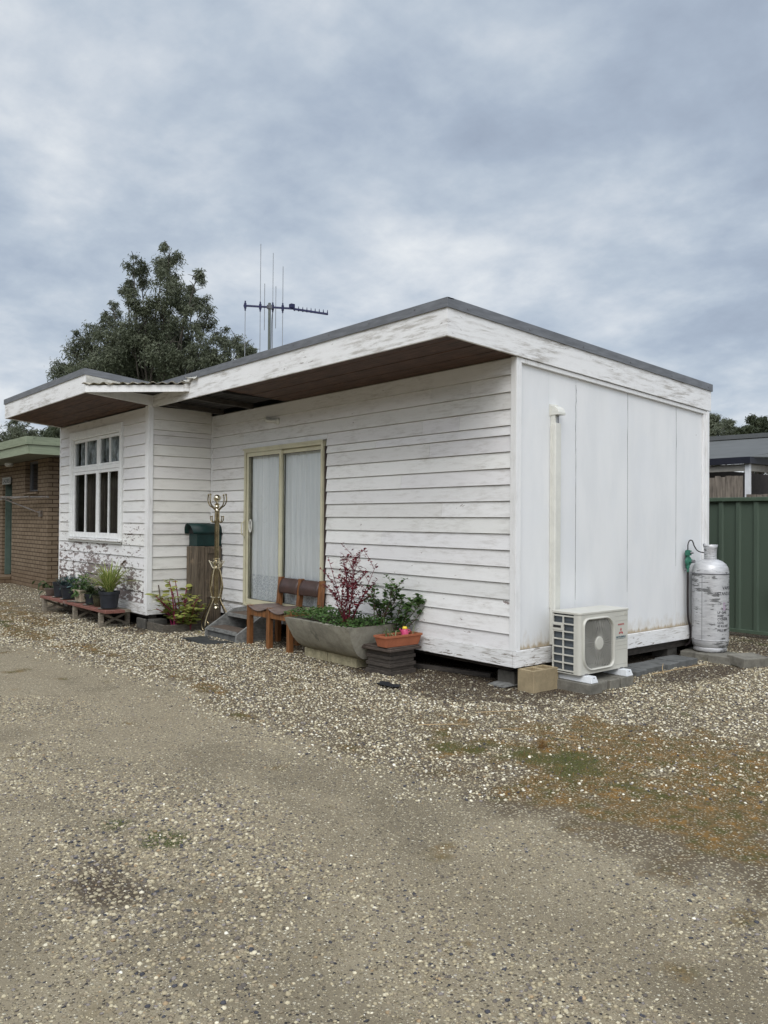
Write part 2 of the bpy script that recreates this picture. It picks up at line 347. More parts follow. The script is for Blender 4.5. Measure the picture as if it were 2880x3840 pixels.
def fields(x,y):
    n1=fbm(x,y,1.1,4,3); n2=fbm(x,y,3.3,4,9); n3=fbm(x,y,.45,3,21); n4=fbm(x,y,7.,3,33)
    edge=-2.42-.38*ss(-3,-6,x)+.22*(n1-.5)*2
    loose=ss(-.34,.30,y-edge+(n2-.5)*.35+(n4-.5)*.30)                       # loose pale gravel between the track and the house
    # lighter stony bands and bare worn wheel lines in the track
    def ell(cx,cy,rx,ry,rot=0):
        c,s=math.cos(rot),math.sin(rot); dx=x-cx; dy=y-cy
        return ((dx*c+dy*s)/rx)**2+((-dx*s+dy*c)/ry)**2
    stony=ss(.36,.68,n3*.35+n1*.35+n2*.3)
    pot=np.exp(-ell(1.40,-4.16,.42,.30))
    wy=y+.22*(fbm(x,y,.35,3,77)-.5)*2+.10*(n1-.5)+.035*(x-1)
    worn=np.clip(np.exp(-((wy+3.02)/.30)**2)+.9*np.exp(-((wy+4.75)/.28)**2)+.5*ss(.60,.75,fbm(x,y,.8,3,91)),0,1)*(1-loose)*(.55+.45*ss(.3,.6,n2))
    stony=np.clip(stony*(1-.85*worn)+.55*np.exp(-((wy+3.75)/.25)**2)*ss(.35,.6,n1)+1.2*pot,0,1)
    wn=(n2-.5)*1.3+(n4-.5)*.7
    m=np.maximum.reduce([1.12*np.exp(-ell(2.2,-1.12,1.5,1.02,.06)**2*.8),.9*np.exp(-ell(3.0,-1.35,1.0,.75,-.3)**2),.7*np.exp(-ell(1.4,-.45,.6,.28)),
        .8*np.exp(-ell(2.6,.2,.7,.25)),.85*np.exp(-ell(-8.1,-1.9,1.6,.42,.02)**2),.95*np.exp(-ell(-6.3,-2.35,1.7,.28,.0)**2),.95*np.exp(-ell(-4.6,-2.15,.9,.14)),1.05*np.exp(-ell(-1.9,-2.12,1.0,.14,-.03)),
        .55*np.exp(-ell(-.3,-1.45,.8,.18,.1)),.8*np.exp(-ell(-10.5,-1.6,1.6,.35))])
    moss=ss(.40,.84,m+wn*1.3)
    gm=np.maximum.reduce([.95*np.exp(-ell(1.45,-1.5,.75,.30,.2)),.95*np.exp(-ell(-7.4,-2.35,.9,.16,.0)),1.25*np.exp(-ell(1.17,-3.86,.17,.10,.5)),.9*np.exp(-ell(1.35,.42,.32,.07,-.5)),.7*np.exp(-ell(2.3,-1.5,.5,.12)),
        .55*np.exp(-ell(.35,-.12,.10,.07)),.6*np.exp(-ell(.72,.72,.12,.2)),.8*np.exp(-ell(.2,4.6,2.5,.35)),1.0*np.exp(-ell(.86,-3.98,.12,.10))])
    green=ss(.40,.85,gm+wn*1.0)*.85
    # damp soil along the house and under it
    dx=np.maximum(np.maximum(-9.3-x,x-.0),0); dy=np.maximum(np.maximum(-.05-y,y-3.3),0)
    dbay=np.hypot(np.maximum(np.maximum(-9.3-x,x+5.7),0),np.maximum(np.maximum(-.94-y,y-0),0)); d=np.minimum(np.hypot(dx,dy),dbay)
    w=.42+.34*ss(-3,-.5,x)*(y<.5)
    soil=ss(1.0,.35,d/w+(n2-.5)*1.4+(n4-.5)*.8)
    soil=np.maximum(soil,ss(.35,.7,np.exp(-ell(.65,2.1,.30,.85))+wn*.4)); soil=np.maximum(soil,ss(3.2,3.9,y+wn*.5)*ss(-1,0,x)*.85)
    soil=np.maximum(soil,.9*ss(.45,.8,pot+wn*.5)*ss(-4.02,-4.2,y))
    dark=np.clip(ss(.52,.70,fbm(x,y,1.7,3,55))*.7+.75*worn*ss(.35,.65,fbm(x,y,.9,3,13)),0,1)              # damp darker patches in the track
    h=.014*(n1-.5)+.008*(n2-.5)-.028*pot-.010*worn+.012*loose*(n4-.4)
    return dict(loose=loose,stony=stony,moss=moss,green=green,soil=soil,dark=dark,h=h)
# ------------------------------------------------------------------ ground
def ground_mat():
    g=G('gravel_ground',.9,.2); A=g.attr('mask'); B=g.attr('mask2')
    loose,moss,green=g.sep(A.outputs['Color'])[0:3]; stony,soil,dark=g.sep(B.outputs['Color'])[0:3]
    p0=g.pos(); wob=g.noise(p0,14,2)
    vv=g.node('ShaderNodeMapping'); g.L(p0,vv.inputs['Vector']); vv.inputs['Scale'].default_value=(1,1,.4)
    v1=g.vor(vv.outputs[0],72); v2=g.vor(vv.outputs[0],150)
    def cols(v,pale):
        r=g.sep(v.outputs['Color'])
        return g.ramp(r[0],pale), r[1]
    stones=[(0,(.045,.045,.05)),(.12,(.11,.095,.078)),(.25,(.215,.176,.115)),(.45,(.32,.27,.175)),(.68,(.44,.38,.255)),(.88,(.61,.545,.40)),(1,(.76,.71,.57))]
    c1,r1=cols(v1,stones); c2,r2=cols(v2,stones)
    fine=g.noise(p0,110,4,.7); mid=g.noise(p0,3,5,.6)
    dirt=g.mix(g.mr(fine,.3,.7),(.168,.139,.092),(.282,.238,.165)); dirt=g.mix(g.mr(g.noise(p0,1.4,5,.6),.35,.65,0,.35),dirt,(.27,.235,.165)); dirt=g.mix(g.math('MULTIPLY',dark,.7),dirt,(.125,.104,.070))
    # small stones everywhere in the track, bigger ones where stony
    k2=g.math('MULTIPLY',g.mr(v2.outputs['Distance'],.30,.42,1,0),g.mr(r2,.28,.36)); 
    base=g.mix(g.math('MULTIPLY',k2,.85),dirt,c2)
    thr=g.mr(stony,0,1,.62,.12,False); thr=g.mr(loose,0,.55,thr,.06,False)
    k1=g.math('MULTIPLY',g.mr(v1.outputs['Distance'],.36,.46,1,0),g.math('GREATER_THAN',r1,thr))
    gap=g.mix(.85,dirt,(.062,.043,.026)); base=g.mix(g.math('MULTIPLY',g.mr(loose,.45,1,0,1),.85),base,gap)
    c1b=g.mix(g.math('MULTIPLY',loose,.22),c1,(.66,.57,.39)); base=g.mix(k1,base,c1b)
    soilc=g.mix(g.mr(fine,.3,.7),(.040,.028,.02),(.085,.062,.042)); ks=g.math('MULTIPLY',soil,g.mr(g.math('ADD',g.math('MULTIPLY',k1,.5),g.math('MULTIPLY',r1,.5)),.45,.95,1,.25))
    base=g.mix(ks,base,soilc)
    f3=g.noise(p0,55,5,.75); mm=g.noise(p0,9,5,.65); mossc=g.mix(g.mr(f3,.35,.65),(.060,.045,.020),(.185,.120,.046)); mossc=g.mix(g.mr(mm,.52,.66),mossc,(.215,.115,.028)); mossc=g.mix(g.mr(mm,.50,.36),mossc,(.075,.068,.020)); 
    km=g.math('MULTIPLY',moss,g.mr(g.math('SUBTRACT',f3,g.math('MULTIPLY',k1,.21)),.26,.40)); base=g.mix(km,base,mossc)
    gc=g.mix(g.mr(f3,.35,.65),(.03,.038,.008),(.085,.09,.022)); kg=g.math('MULTIPLY',green,g.mr(f3,.36,.48)); base=g.mix(kg,base,gc)
    g.set('Base Color',base)
    h=g.math('ADD',g.math('MULTIPLY',g.math('MULTIPLY',k1,g.mr(v1.outputs['Distance'],0,.5,1,0)),1.0),g.math('MULTIPLY',g.math('MULTIPLY',k2,.35),g.mr(v2.outputs['Distance'],0,.45,1,0)))
    h=g.math('ADD',h,g.math('MULTIPLY',fine,.25)); g.bump(h,.012,.9); return g.m
def axis(a,b,st,far):
    core=np.arange(a,b+1e-6,st); out=[];d=st;x=b
    while x<far: d*=1.22; x+=d; out.append(x)
    lo=[];d=st;x=a
    while x>-far: d*=1.22; x-=d; lo.append(x)
    return np.array(lo[::-1]+list(core)+out)
gx=axis(-10.5,5.2,.04,600); gy=axis(-5.4,5.2,.04,600)
XX,YY=np.meshgrid(gx,gy); xf=XX.ravel(); yf=YY.ravel(); Fd=fields(xf,yf)
fade=np.exp(-np.maximum(np.hypot(xf+3,yf)-9,0)/4)
V=np.stack([xf,yf,Fd['h']*fade],1); nx=len(gx); ny=len(gy)
ii=(np.arange(ny-1)[:,None]*nx+np.arange(nx-1)[None,:]).ravel(); Fq=np.stack([ii,ii+1,ii+nx+1,ii+nx],1)
gr=npmesh('ground',V,Fq,ground_mat(),smooth=True)
for nm,ks in (('mask',('loose','moss','green')),('mask2',('stony','soil','dark'))):
    at=gr.data.color_attributes.new(nm,'FLOAT_COLOR','POINT'); c=np.ones((len(V),4),np.float32)
    for i,k in enumerate(ks): c[:,i]=Fd[k]
    at.data.foreach_set('color',c.ravel())
tag(gr,'grey brown gravel yard with worn track and mossy patches',kind='structure')
# real pebbles, only where the camera side of the yard is
CAM=Vector((4.727,-5.521,1.5)); YAW=R(49.92)
def infrust(x,y,mn,mx,marg=.56):
    dx=x-CAM.x; dy=y-CAM.y; fw=-math.sin(YAW)*dx+math.cos(YAW)*dy; rt=math.cos(YAW)*dx+math.sin(YAW)*dy
    return (fw>mn)&(fw<mx)&(np.abs(rt)<fw*marg+.15),fw
def pebble_cloud(n,mn,mx,dens):
    out=[]
    fw=np.sqrt(rng.uniform(mn**2,mx**2,n)); rt=rng.uniform(-.66,.66,n)*fw
    x=CAM.x-math.sin(YAW)*fw+math.cos(YAW)*rt; y=CAM.y+math.cos(YAW)*fw+math.sin(YAW)*rt
    f=fields(x,y); pr=dens(f,fw)
    inside=((x>-9.3)&(x<0)&(y>.12)&(y<3.3))|((x>-9.3)&(x<-5.7)&(y>-.85)&(y<3.3))|((x<-12.2)&(y>-.25))|(y>4.9)
    k=(rng.random(n)<pr)&(~inside); return x[k],y[k],f['h'][k],fw[k],{a:b[k] for a,b in f.items()}
ph=(1+5**.5)/2; ico=np.array([(-1,ph,0),(1,ph,0),(-1,-ph,0),(1,-ph,0),(0,-1,ph),(0,1,ph),(0,-1,-ph),(0,1,-ph),(ph,0,-1),(ph,0,1),(-ph,0,-1),(-ph,0,1)],float); ico/=np.linalg.norm(ico[0])
icf=np.array([(0,11,5),(0,5,1),(0,1,7),(0,7,10),(0,10,11),(1,5,9),(5,11,4),(11,10,2),(10,7,6),(7,1,8),(3,9,4),(3,4,2),(3,2,6),(3,6,8),(3,8,9),(4,9,5),(2,4,11),(6,2,10),(8,6,7),(9,8,1)])
PAL=np.array([(.055,.055,.064),(.13,.112,.095),(.25,.207,.142),(.35,.298,.195),(.45,.395,.268),(.55,.492,.352),(.68,.625,.48),(.80,.76,.64),(.33,.24,.14),(.22,.195,.18)])
def pebbles(x,y,h,size,flat,paly,lift,dark):
    n=len(x); a=rng.uniform(0,2*PI,n); e=rng.uniform(.65,1.0,n)
    jit=1+rng.uniform(-.16,.16,(n,12)); V=ico[None]*jit[:,:,None]*size[:,None,None]
    V[:,:,1]*=e[:,None]; V[:,:,2]*=(flat*rng.uniform(.7,1.1,n))[:,None]
    ca,sa=np.cos(a)[:,None],np.sin(a)[:,None]; X=V[:,:,0]*ca-V[:,:,1]*sa; Y=V[:,:,0]*sa+V[:,:,1]*ca
    tx=rng.normal(0,.25,n)[:,None]; Z=V[:,:,2]+X*tx
    P=np.stack([X+x[:,None],Y+y[:,None],Z+h[:,None]+(lift*size)[:,None]],2).reshape(-1,3)
    Fc=(icf[None]+12*np.arange(n)[:,None,None]).reshape(-1,3)
    idx=np.array([rng.choice(10,p=paly) for _ in range(0)]) if 0 else rng.choice(10,n,p=paly)
    c=PAL[idx]*rng.uniform(.8,1.15,(n,1)); c=c*(1-dark[:,None]*.45)
    return P,Fc,np.repeat(c,12,0)
P1=np.array([.05,.08,.12,.15,.17,.15,.12,.07,.05,.04]); P1/=P1.sum(); P2=np.array([.05,.16,.27,.26,.14,.045,.012,.003,.02,.05]); P2/=P2.sum()
parts=[];off=0
def addp(t):
    global off
    P,Fc,c=t; parts.append((P,Fc+off,c)); off+=len(P)
x,y,h,fw,f=pebble_cloud(265000,4.3,12.5,lambda f,fw:np.clip(f['loose']*(1-.72*f['moss'])*(1-.8*f['green'])*(1-.72*f['soil'])*.62*np.clip(1.25-(fw-4)/14,.3,1),0,1))
addp(pebbles(x,y,h,(.004+.0085*rng.random(len(x))**1.5)*(1+.05*(fw-5)),.6,P1,.22,f['soil']))
x,y,h,fw,f=pebble_cloud(220000,2.2,6.8,lambda f,fw:np.clip((.14+.9*f['stony'])*(1-f['loose'])*(1-.75*f['dark'])*.85,0,1))
addp(pebbles(x,y,h,.0030+.0085*rng.random(len(x))**2.1*(.6+.7*f['stony']),.5,P2,.02,f['soil']*.3))
x,y,h,fw,f=pebble_cloud(60000,12.5,21,lambda f,fw:np.clip(f['loose']*(1-.6*f['moss'])*(1-.6*f['soil'])*.5,0,1))
addp(pebbles(x,y,h,rng.uniform(.008,.015,len(x)),.6,P1,.2,f['soil']))
gm_=G('pebble_stone',.8,.3); gm_.set('Base Color',gm_.attr('tone').outputs['Color'])
V=np.concatenate([p[0] for p in parts]); Fc=np.concatenate([p[1] for p in parts]); cc=np.concatenate([p[2] for p in parts])
o=npmesh('gravel_stones',V,Fc,gm_.m,cols=cc,smooth=False); tag(o,'loose cream and grey pebbles strewn over the yard','gravel',kind='stuff')
# dry grass, green tufts, moss: blades
def blades(x,y,h,ln,wd,lean,n_each,name,mat,label):
    n=len(x)*n_each; X=np.repeat(x,n_each)+rng.normal(0,.02,n); Y=np.repeat(y,n_each)+rng.normal(0,.02,n); H=np.repeat(h,n_each)
    a=rng.uniform(0,2*PI,n); le=rng.uniform(.3,1,n)*lean; L_=ln*rng.uniform(.4,1.1,n); w=wd*rng.uniform(.6,1.2,n)
    dx=np.cos(a);dy=np.sin(a)
    b0=np.stack([X-dy*w,Y+dx*w,H],1); b1=np.stack([X+dy*w,Y-dx*w,H],1)
    mx=X+dx*le*L_*.4; my=Y+dy*le*L_*.4; mz=H+L_*.6*np.sqrt(np.clip(1-le**2*.5,.1,1))
    m0=np.stack([mx-dy*w*.7,my+dx*w*.7,mz],1); m1=np.stack([mx+dy*w*.7,my-dx*w*.7,mz],1)
    t=np.stack([X+dx*le*L_,Y+dy*le*L_,H+L_*np.sqrt(np.clip(1-le**2,.05,1))],1)
    V=np.stack([b0,b1,m1,m0,t],1).reshape(-1,3); i=5*np.arange(n)[:,None]
    F=np.concatenate([i+np.array([[0,1,2]]),i+np.array([[0,2,3]]),i+np.array([[3,2,4]])]); c=np.repeat(rng.random(n),5)
    o=npmesh(name,V,F,mat,cols=np.stack([c]*3,1)); return tag(o,label,'grass',kind='stuff')
x,y,h,fw,f=pebble_cloud(60000,4.3,14,lambda f,fw:np.clip(f['moss']*f['loose']-.2,0,1)**1.2*.36)
blades(x,y,h,.026,.0013,1.15,8,'dry_grass',M['l_dry'],'low orange brown dead grass in patches over the gravel')
x,y,h,fw,f=pebble_cloud(60000,2.6,14,lambda f,fw:np.clip(f['green']-.30,0,1)*(.35+1.5*(1-f['loose'])))
blades(x,y,h,.022,.0013,1.1,7,'green_grass',M['l_grass'],'sparse short green grass and weeds between the stones')
# ------------------------------------------------------------------ leaf helpers
def leaves(P,N,size,asp,mat,name,parent,droop=.0,tone=None,up=.3,fold=.0):
    """P (n,3) leaf bases, N directions; each leaf a pointed 6-vertex blade"""
    P=np.asarray(P,float);N=np.asarray(N,float);n=len(P); N=N/np.maximum(np.linalg.norm(N,axis=1),1e-6)[:,None]
    N[:,2]-=droop; N/=np.maximum(np.linalg.norm(N,axis=1),1e-6)[:,None]
    up_=np.tile([0,0,1.],(n,1))+rng.normal(0,up,(n,3)); S=np.cross(N,up_); S/=np.maximum(np.linalg.norm(S,axis=1),1e-6)[:,None]; U=np.cross(S,N)
    L_=(size*rng.uniform(.6,1.2,n))[:,None]; W=L_*asp
    b=P; a1=P+N*L_*.35+S*W*.5+U*L_*.06; a2=P+N*L_*.35-S*W*.5+U*L_*.06; c1=P+N*L_*.7+S*W*.38+U*L_*.02; c2=P+N*L_*.7-S*W*.38+U*L_*.02; t=P+N*L_-U*L_*.08
    V=np.stack([b,a1,c1,t,c2,a2],1).reshape(-1,3); i=6*np.arange(n)[:,None]
    F=np.concatenate([i+np.array([[0,1,2,5]]),i+np.array([[5,2,3,4]])]) if 0 else np.concatenate([i+np.array([[0,1,5]]),i+np.array([[1,2,5]]),i+np.array([[2,4,5]]),i+np.array([[2,3,4]])])
    c=rng.random(n) if tone is None else np.asarray(tone); return npmesh(name,V,F,mat,parent,cols=np.stack([np.repeat(c,6)]*3,1))
def straps(c,n,ln,wd,mat,name,parent,lean=(.2,1.0),arch=1.0,stripe=True,seg=6,h0=0):
    V=[];F=[];C_=[]
    for i in range(n):
        a=random.uniform(0,2*PI); le=random.uniform(*lean); L_=ln*random.uniform(.6,1.1); w=wd*random.uniform(.7,1.2); bx=c[0]+random.gauss(0,.02);by=c[1]+random.gauss(0,.02)
        dx,dy=math.cos(a),math.sin(a); o=len(V)
        for k in range(seg+1):
            t=k/seg; ang=(PI/2)-le*(.35+arch*t); r=L_*t*math.cos(ang) ; z=L_*t*math.sin(ang)*.95
            ww=w*math.sin(PI*min(.97,.15+.85*t)) if k<seg else .0004
            for sgn,tt in((-1,1.),(-.35,0.),(.35,0.),(1,1.)):
                V.append((bx+dx*r-dy*ww*sgn,by+dy*r+dx*ww*sgn,c[2]+h0+z+(abs(sgn)-.5)*ww*.4)); C_.append(tt if stripe else random.random()*.2+(i%5)*.18)
        for k in range(seg):
            for q in range(3): F.append((o+k*4+q,o+k*4+q+1,o+(k+1)*4+q+1,o+(k+1)*4+q))
    return npmesh(name,V,F,mat,parent,cols=np.stack([C_]*3,1),smooth=True)
# ------------------------------------------------------------------ the house
H=thing('weatherboard_house','long low white weatherboard cabin with flat skillion roof, peeling paint and projecting left bay','house')
BT=.016
def boards(mb,axis_,plane,out,a0,a1,zs,holes=(),joints=0):
    """lapped boards on a wall plane; out=-1/+1 outward sign; zs ascending lower edges, last = top"""
    for i in range(len(zs)-1):
        z0,z1=zs[i],zs[i+1]; spans=[(a0,a1)]
        for (h0,h1,hz0,hz1) in holes:
            if hz0<z1-.02 and hz1>z0+.02:
                ns=[]
                for s,e in spans:
                    if h1<=s or h0>=e: ns.append((s,e))
                    else:
                        if h0>s: ns.append((s,h0))
                        if h1<e: ns.append((h1,e))
                spans=ns
        for s,e in spans:
            cuts=[s]
            if e-s>1.2:
                for _ in range(joints if random.random()<.6 else 0): cuts.append(random.uniform(s+.4,e-.4))
            cuts=sorted(cuts)+[e]
            for q in range(len(cuts)-1):
                t=random.uniform(.89,1.03); col=(t,t*random.uniform(.985,1),t*random.uniform(.965,1))
                p0,p1=plane+out*(BT+.010),plane+out*.009
                poly=[(plane-out*.012,z0-.002),(p0,z0),(p0-out*.0015,z0+.012),(p1,z1-.006),(plane-out*.009,z1-.0075),(plane-out*.009,z1+.002)]
                if out*(1 if axis_=='x' else -1)>0: poly=poly[::-1]
                mb.prism(poly,cuts[q]+(.003 if q else 0),cuts[q+1],axis_ if axis_=='x' else 'y',col)
def rows(a,b,n): return [a+(b-a)*i/n for i in range(n+1)]
# main front wall (y=0): rows right of the door follow one spacing, left of it another
zR=[.345,.49,.648,.80,.949,1.094,1.245,1.393,1.542,1.69,1.838,1.987,2.136,2.286,2.374]
zL=[.383,.55,.692,.846,1.01,1.165,1.317,1.464,1.611,1.758,1.905,2.06,2.21,2.374]
zT=[2.374,2.522,2.676,2.831,2.985]
mb=MB(); mb_=mb; mb.prism([(-.026,2.452),(-.024,2.464),(-.010,2.516),(.004,2.5165),(.004,2.452)],-4.712,-2.862,'x',(.97,.97,.95)); boards(mb,'x',0,-1,-2.862,-.042,zR,joints=1); boards(mb,'x',0,-1,-5.68,-4.712,zL,joints=1); boards(mb,'x',0,-1,-5.68,-.042,zT,holes=[(-4.712,-2.862,2.3,2.44)],joints=2)
mb.build('front_wall_cladding',M['board'],H)
mb=MB(); boards(mb,'y',-5.7,1,-.905,-.02,[.358,.518,.665,.815,.982,1.138,1.297,1.452,1.604,1.76,1.913,2.066,2.231,2.378,2.527,2.659,2.73,2.873,3.05]); mb.build('bay_side_cladding',M['board_side'],H)
WX0,WX1,WZ0,WZ1=-8.73,-6.56,1.19,2.89
mb=MB(); boards(mb,'x',-.94,-1,-9.28,-5.77,[.34,.497,.65,.808,.971,1.129,1.291,1.447,1.604,1.76,1.915,2.07,2.228,2.385,2.541,2.693,2.85,3.045],holes=[(WX0,WX1,WZ0+.05,WZ1-.08)]); mb.build('bay_front_cladding',M['board_bay'],H)
# baseboards
mb=MB(); mb.box(-5.66,.0,-.038,-.004,.20,.343); mb.build('baseboard',M['base'],H,bev=.002)
mb=MB(); mb.box(.004,.036,-.038,3.34,.20,.346); mb.build('baseboard',M['base'],H,bev=.002)
mb=MB(); mb.box(-9.3,-5.662,-.978,-.944,.19,.338); mb.build('baseboard',M['base'],H,bev=.002)
mb=MB(); mb.box(-5.696,-5.662,-.943,-.04,.195,.356); mb.build('baseboard',M['base'],H,bev=.002)
# corner boards
mb=MB(); mb.box(-.042,.0,-.030,.0,.345,2.985); mb.box(.001,.030,-.032,.038,.348,2.975); mb.build('corner_board',M['trim'],H,bev=.002)
mb=MB(); mb.box(.004,.03,3.262,3.30,.348,2.80); mb.box(.004,.045,3.302,3.36,.348,2.80); mb.build('corner_board',M['trim'],H,bev=.002)
mb=MB(); mb.box(-5.768,-5.665,-.978,-.95,.34,3.05); mb.box(-5.694,-5.664,-.949,-.905,.34,3.05); mb.build('corner_board',M['trim'],H,bev=.002)
mb=MB(); mb.box(-9.31,-9.281,-.965,-.93,.34,3.05); mb.build('corner_board',M['trim'],H)
mb=MB(); mb.box(-5.672,-5.65,-.028,-.001,.345,2.98); mb.build('corner_bead',M['trim'],H)
# end wall sheets with open joints
mb=MB()
def zt(y): return 3.024-.051*(y+.9)
for a,b in((.039,.452),(.4535,.868),(.872,1.7525),(1.756,2.700),(2.7035,3.262)):
    mb.prism([(a,.35),(b,.35),(b,zt(b)-.03),(a,zt(a)-.03)],-.002,.004,'x')
mb.build('end_wall_sheet',M['endwall'],H)
mb=MB(); 
for y0,z0,z1 in ((.868,2.15,2.83),(1.751,.78,2.86),(2.699,1.02,2.8),(.872,.75,2.15)):
    pts=[(.0042,y0+(.002 if z<2.2 else random.uniform(-.004,.006)) ,z) for z in np.linspace(z0,z1,14)]
    mb.tube(pts,[.0008+.0013*abs(math.sin(i*1.7)) for i in range(14)],5)
mb.build('sheet_crack',M['void'],H)
mb=MB(); mb.prism([(.03,zt(.03)-.045),(3.30,zt(3.30)-.045),(3.30,zt(3.3)-.004),(.03,zt(.03)-.004)],.005,.034,'x'); mb.build('eave_moulding',M['trim'],H,bev=.004)
# roof, fascia, flashing (bay part then main part)
def slab(mb,x0,x1,y0,y1,zf,lo,hi):
    mb.prism([(y0,zf(y0)+lo),(y1,zf(y1)+lo),(y1,zf(y1)+hi),(y0,zf(y0)+hi)],x0,x1,'x')
zb=lambda y:3.125-.09*(y+1.83)
mb=MB(); slab(mb,-9.27,.03,-.90,3.38,zt,.19,.295); slab(mb,-9.27,-5.69,-1.80,-.90,zb,.19,.295); mb.build('roof_deck',M['flash'],H)
FT=.235
mb=MB(); mb.box(-5.66,.024,-.925,-.90,3.024,3.024+FT); mb.build('fascia',M['fascia'],H,bev=.002)
mb=MB(); slab(mb,.0245,.05,-.925,3.39,zt,0,FT); mb.build('fascia',M['fascia'],H,bev=.002)
mb=MB(); mb.box(-9.3,-5.665,-1.855,-1.83,3.125,3.125+FT); mb.build('fascia',M['fascia'],H,bev=.002)
mb=MB(); slab(mb,-5.6645,-5.64,-1.855,-.926,zb,0,FT); mb.build('fascia',M['trim'],H,bev=.002)
mb=MB(); slab(mb,-9.305,-9.28,-1.829,-.90,zb,0,FT);slab(mb,-9.305,-9.28,-.90,3.39,zt,0,FT); mb.build('fascia',M['trim'],H)
mb=MB(); mb.box(-9.28,.0,3.365,3.39,2.805,2.805+FT); mb.build('fascia',M['trim'],H)
def flash(mb,x0,x1,y0,y1): pass
FH=.078
mb=MB(); mb.box(-5.62,-4.2,-.940,-.928,3.024+FT-.004,3.024+FT+FH); mb.box(-4.198,-2.0,-.941,-.928,3.024+FT-.002,3.024+FT+FH+.001); mb.box(-1.998,.064,-.940,-.928,3.024+FT-.004,3.024+FT+FH)
mb.box(-5.62,.064,-.928,-.86,3.024+FT+FH-.012,3.024+FT+FH); mb.build('roof_flashing',M['flash'],H,bev=.0015)
mb=MB(); slab(mb,.052,.064,-.928,3.40,zt,FT-.004,FT+FH); slab(mb,.0,.052,-.858,3.40,zt,FT+FH-.012,FT+FH-.001)
mb.build('roof_flashing',M['flash'],H)
mb=MB(); mb.box(-9.32,-5.628,-1.869,-1.857,3.125+FT-.004,3.125+FT+FH); slab(mb,-5.640,-5.628,-1.857,-.94,zb,FT-.004,FT+FH); slab(mb,-9.32,-9.307,-1.857,-.94,zb,FT-.004,FT+FH)
mb.box(-9.306,-5.641,-1.856,-1.80,3.125+FT+FH-.012,3.125+FT+FH-.001); slab(mb,-5.70,-5.641,-1.80,-.94,zb,FT+FH-.012,FT+FH-.001); mb.build('roof_flashing',M['flash'],H)
# roof screws
for x in np.arange(-5.3,0,.62):
    mb=MB(); mb.box(x,x+.012,-.9445,-.939,3.30,3.312); mb.build('flashing_screw',M['greymetal'],H)
for y in np.arange(-.7,3.4,.8):
    mb=MB(); mb.box(.063,.069,y,y+.012,zt(y)+FT+.02,zt(y)+FT+.032); mb.build('flashing_screw',M['greymetal'],H)
# soffits
mb=MB()
for k in range(7):
    for (a,b) in ((-3.75,-2.1+.25*math.sin(k*2.1)),(-2.097+.25*math.sin(k*2.1),.024)): slab(mb,a,b,-.899+k*.1285,-.899+(k+1)*.1285-.005,zt,.012+.002*math.sin(k*3.7),.024)
slab(mb,-3.75,.02,-.90,.0,zt,.026,.030)
mb.build('soffit_lining',M['soffit'],H)
mb=MB()
for k in range(7): slab(mb,-9.28,-5.665,-1.829+k*.1262,-1.829+(k+1)*.1262-.005,zb,.012+.002*math.sin(k*2.9),.024)
slab(mb,-9.28,-5.67,-1.83,-.945,zb,.026,.030); mb.build('soffit_lining',M['soffit'],H)
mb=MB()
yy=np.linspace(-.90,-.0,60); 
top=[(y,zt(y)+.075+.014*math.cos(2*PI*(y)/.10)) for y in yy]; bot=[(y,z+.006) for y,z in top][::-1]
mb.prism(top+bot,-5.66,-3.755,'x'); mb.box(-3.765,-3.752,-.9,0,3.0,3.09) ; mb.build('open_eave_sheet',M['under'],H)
for x in (-5.4,-4.6):
    mb=MB(); slab(mb,x,x+.05,-.899,-.001,zt,.0,.06); mb.build('eave_batten',M['timber_dark'],H)
# structure: shells, floor, rear, left
mb=MB()
mb.box(-5.69,-4.712,.006,.08,.26,2.99);mb.box(-2.862,-.01,.006,.08,.26,2.99);mb.box(-4.712,-2.862,.006,.08,2.44,2.99); mb.box(-4.712,-2.862,.006,.08,.26,.352)
mb.prism([(.082,.26),(3.26,.26),(3.26,zt(3.26)-.03),(.082,zt(.1)-.03)],-.08,-.0035,'x')
mb.box(-9.27,-8.70,-.934,-.86,.26,3.04);mb.box(-6.59,-5.71,-.934,-.86,.26,3.04);mb.box(-8.70,-6.59,-.934,-.86,.26,1.21);mb.box(-8.70,-6.59,-.934,-.86,2.86,3.04)
mb.box(-5.78,-5.706,-.86,.0,.26,3.03); mb.box(-9.27,-9.2,-.86,3.3,.26,2.99)
mb.build('wall_frame',M['room'],H)
mb=MB(); mb.box(-9.28,-4.9,3.262,3.34,.22,2.80); mb.box(-2.7,-.0,3.262,3.34,.22,2.80); mb.box(-4.9,-2.7,3.262,3.34,.22,.9); mb.box(-4.9,-2.7,3.262,3.34,2.3,2.80); mb.build('rear_wall',M['board_side'],H)  # unseen rear opening added so daylight reaches the door curtains from inside
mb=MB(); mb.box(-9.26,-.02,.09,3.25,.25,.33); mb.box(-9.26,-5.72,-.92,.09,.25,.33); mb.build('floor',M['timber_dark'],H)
for a in [(-9.25,-.11,y,y+.09,.14,.248) for y in (.10,1.2,2.3,3.2)]+[(-9.25,-5.72,-.90,-.81,.14,.248),(-.10,-.035,.2,3.2,.11,.245)]:
    mb=MB(); mb.box(*a); mb.build('bearer',M['timber_dark'],H)
def stump(x,y,w=.2,ht=.2): 
    mb=MB(); mb.box(x-w/2,x+w/2,y-w/2,y+w/2,-.02,ht-.062); mb.build('concrete_stump',M['stump'],H,bev=.008)
for x,y in ((-.16,.16),(-1.9,.2),(-3.3,.2),(-.14,1.35),(-.16,2.75),(-5.62,-.84),(-7.2,-.8),(-9.1,-.8),(-1.9,1.9),(-3.8,1.9),(-5.4,1.9)): stump(x,y)
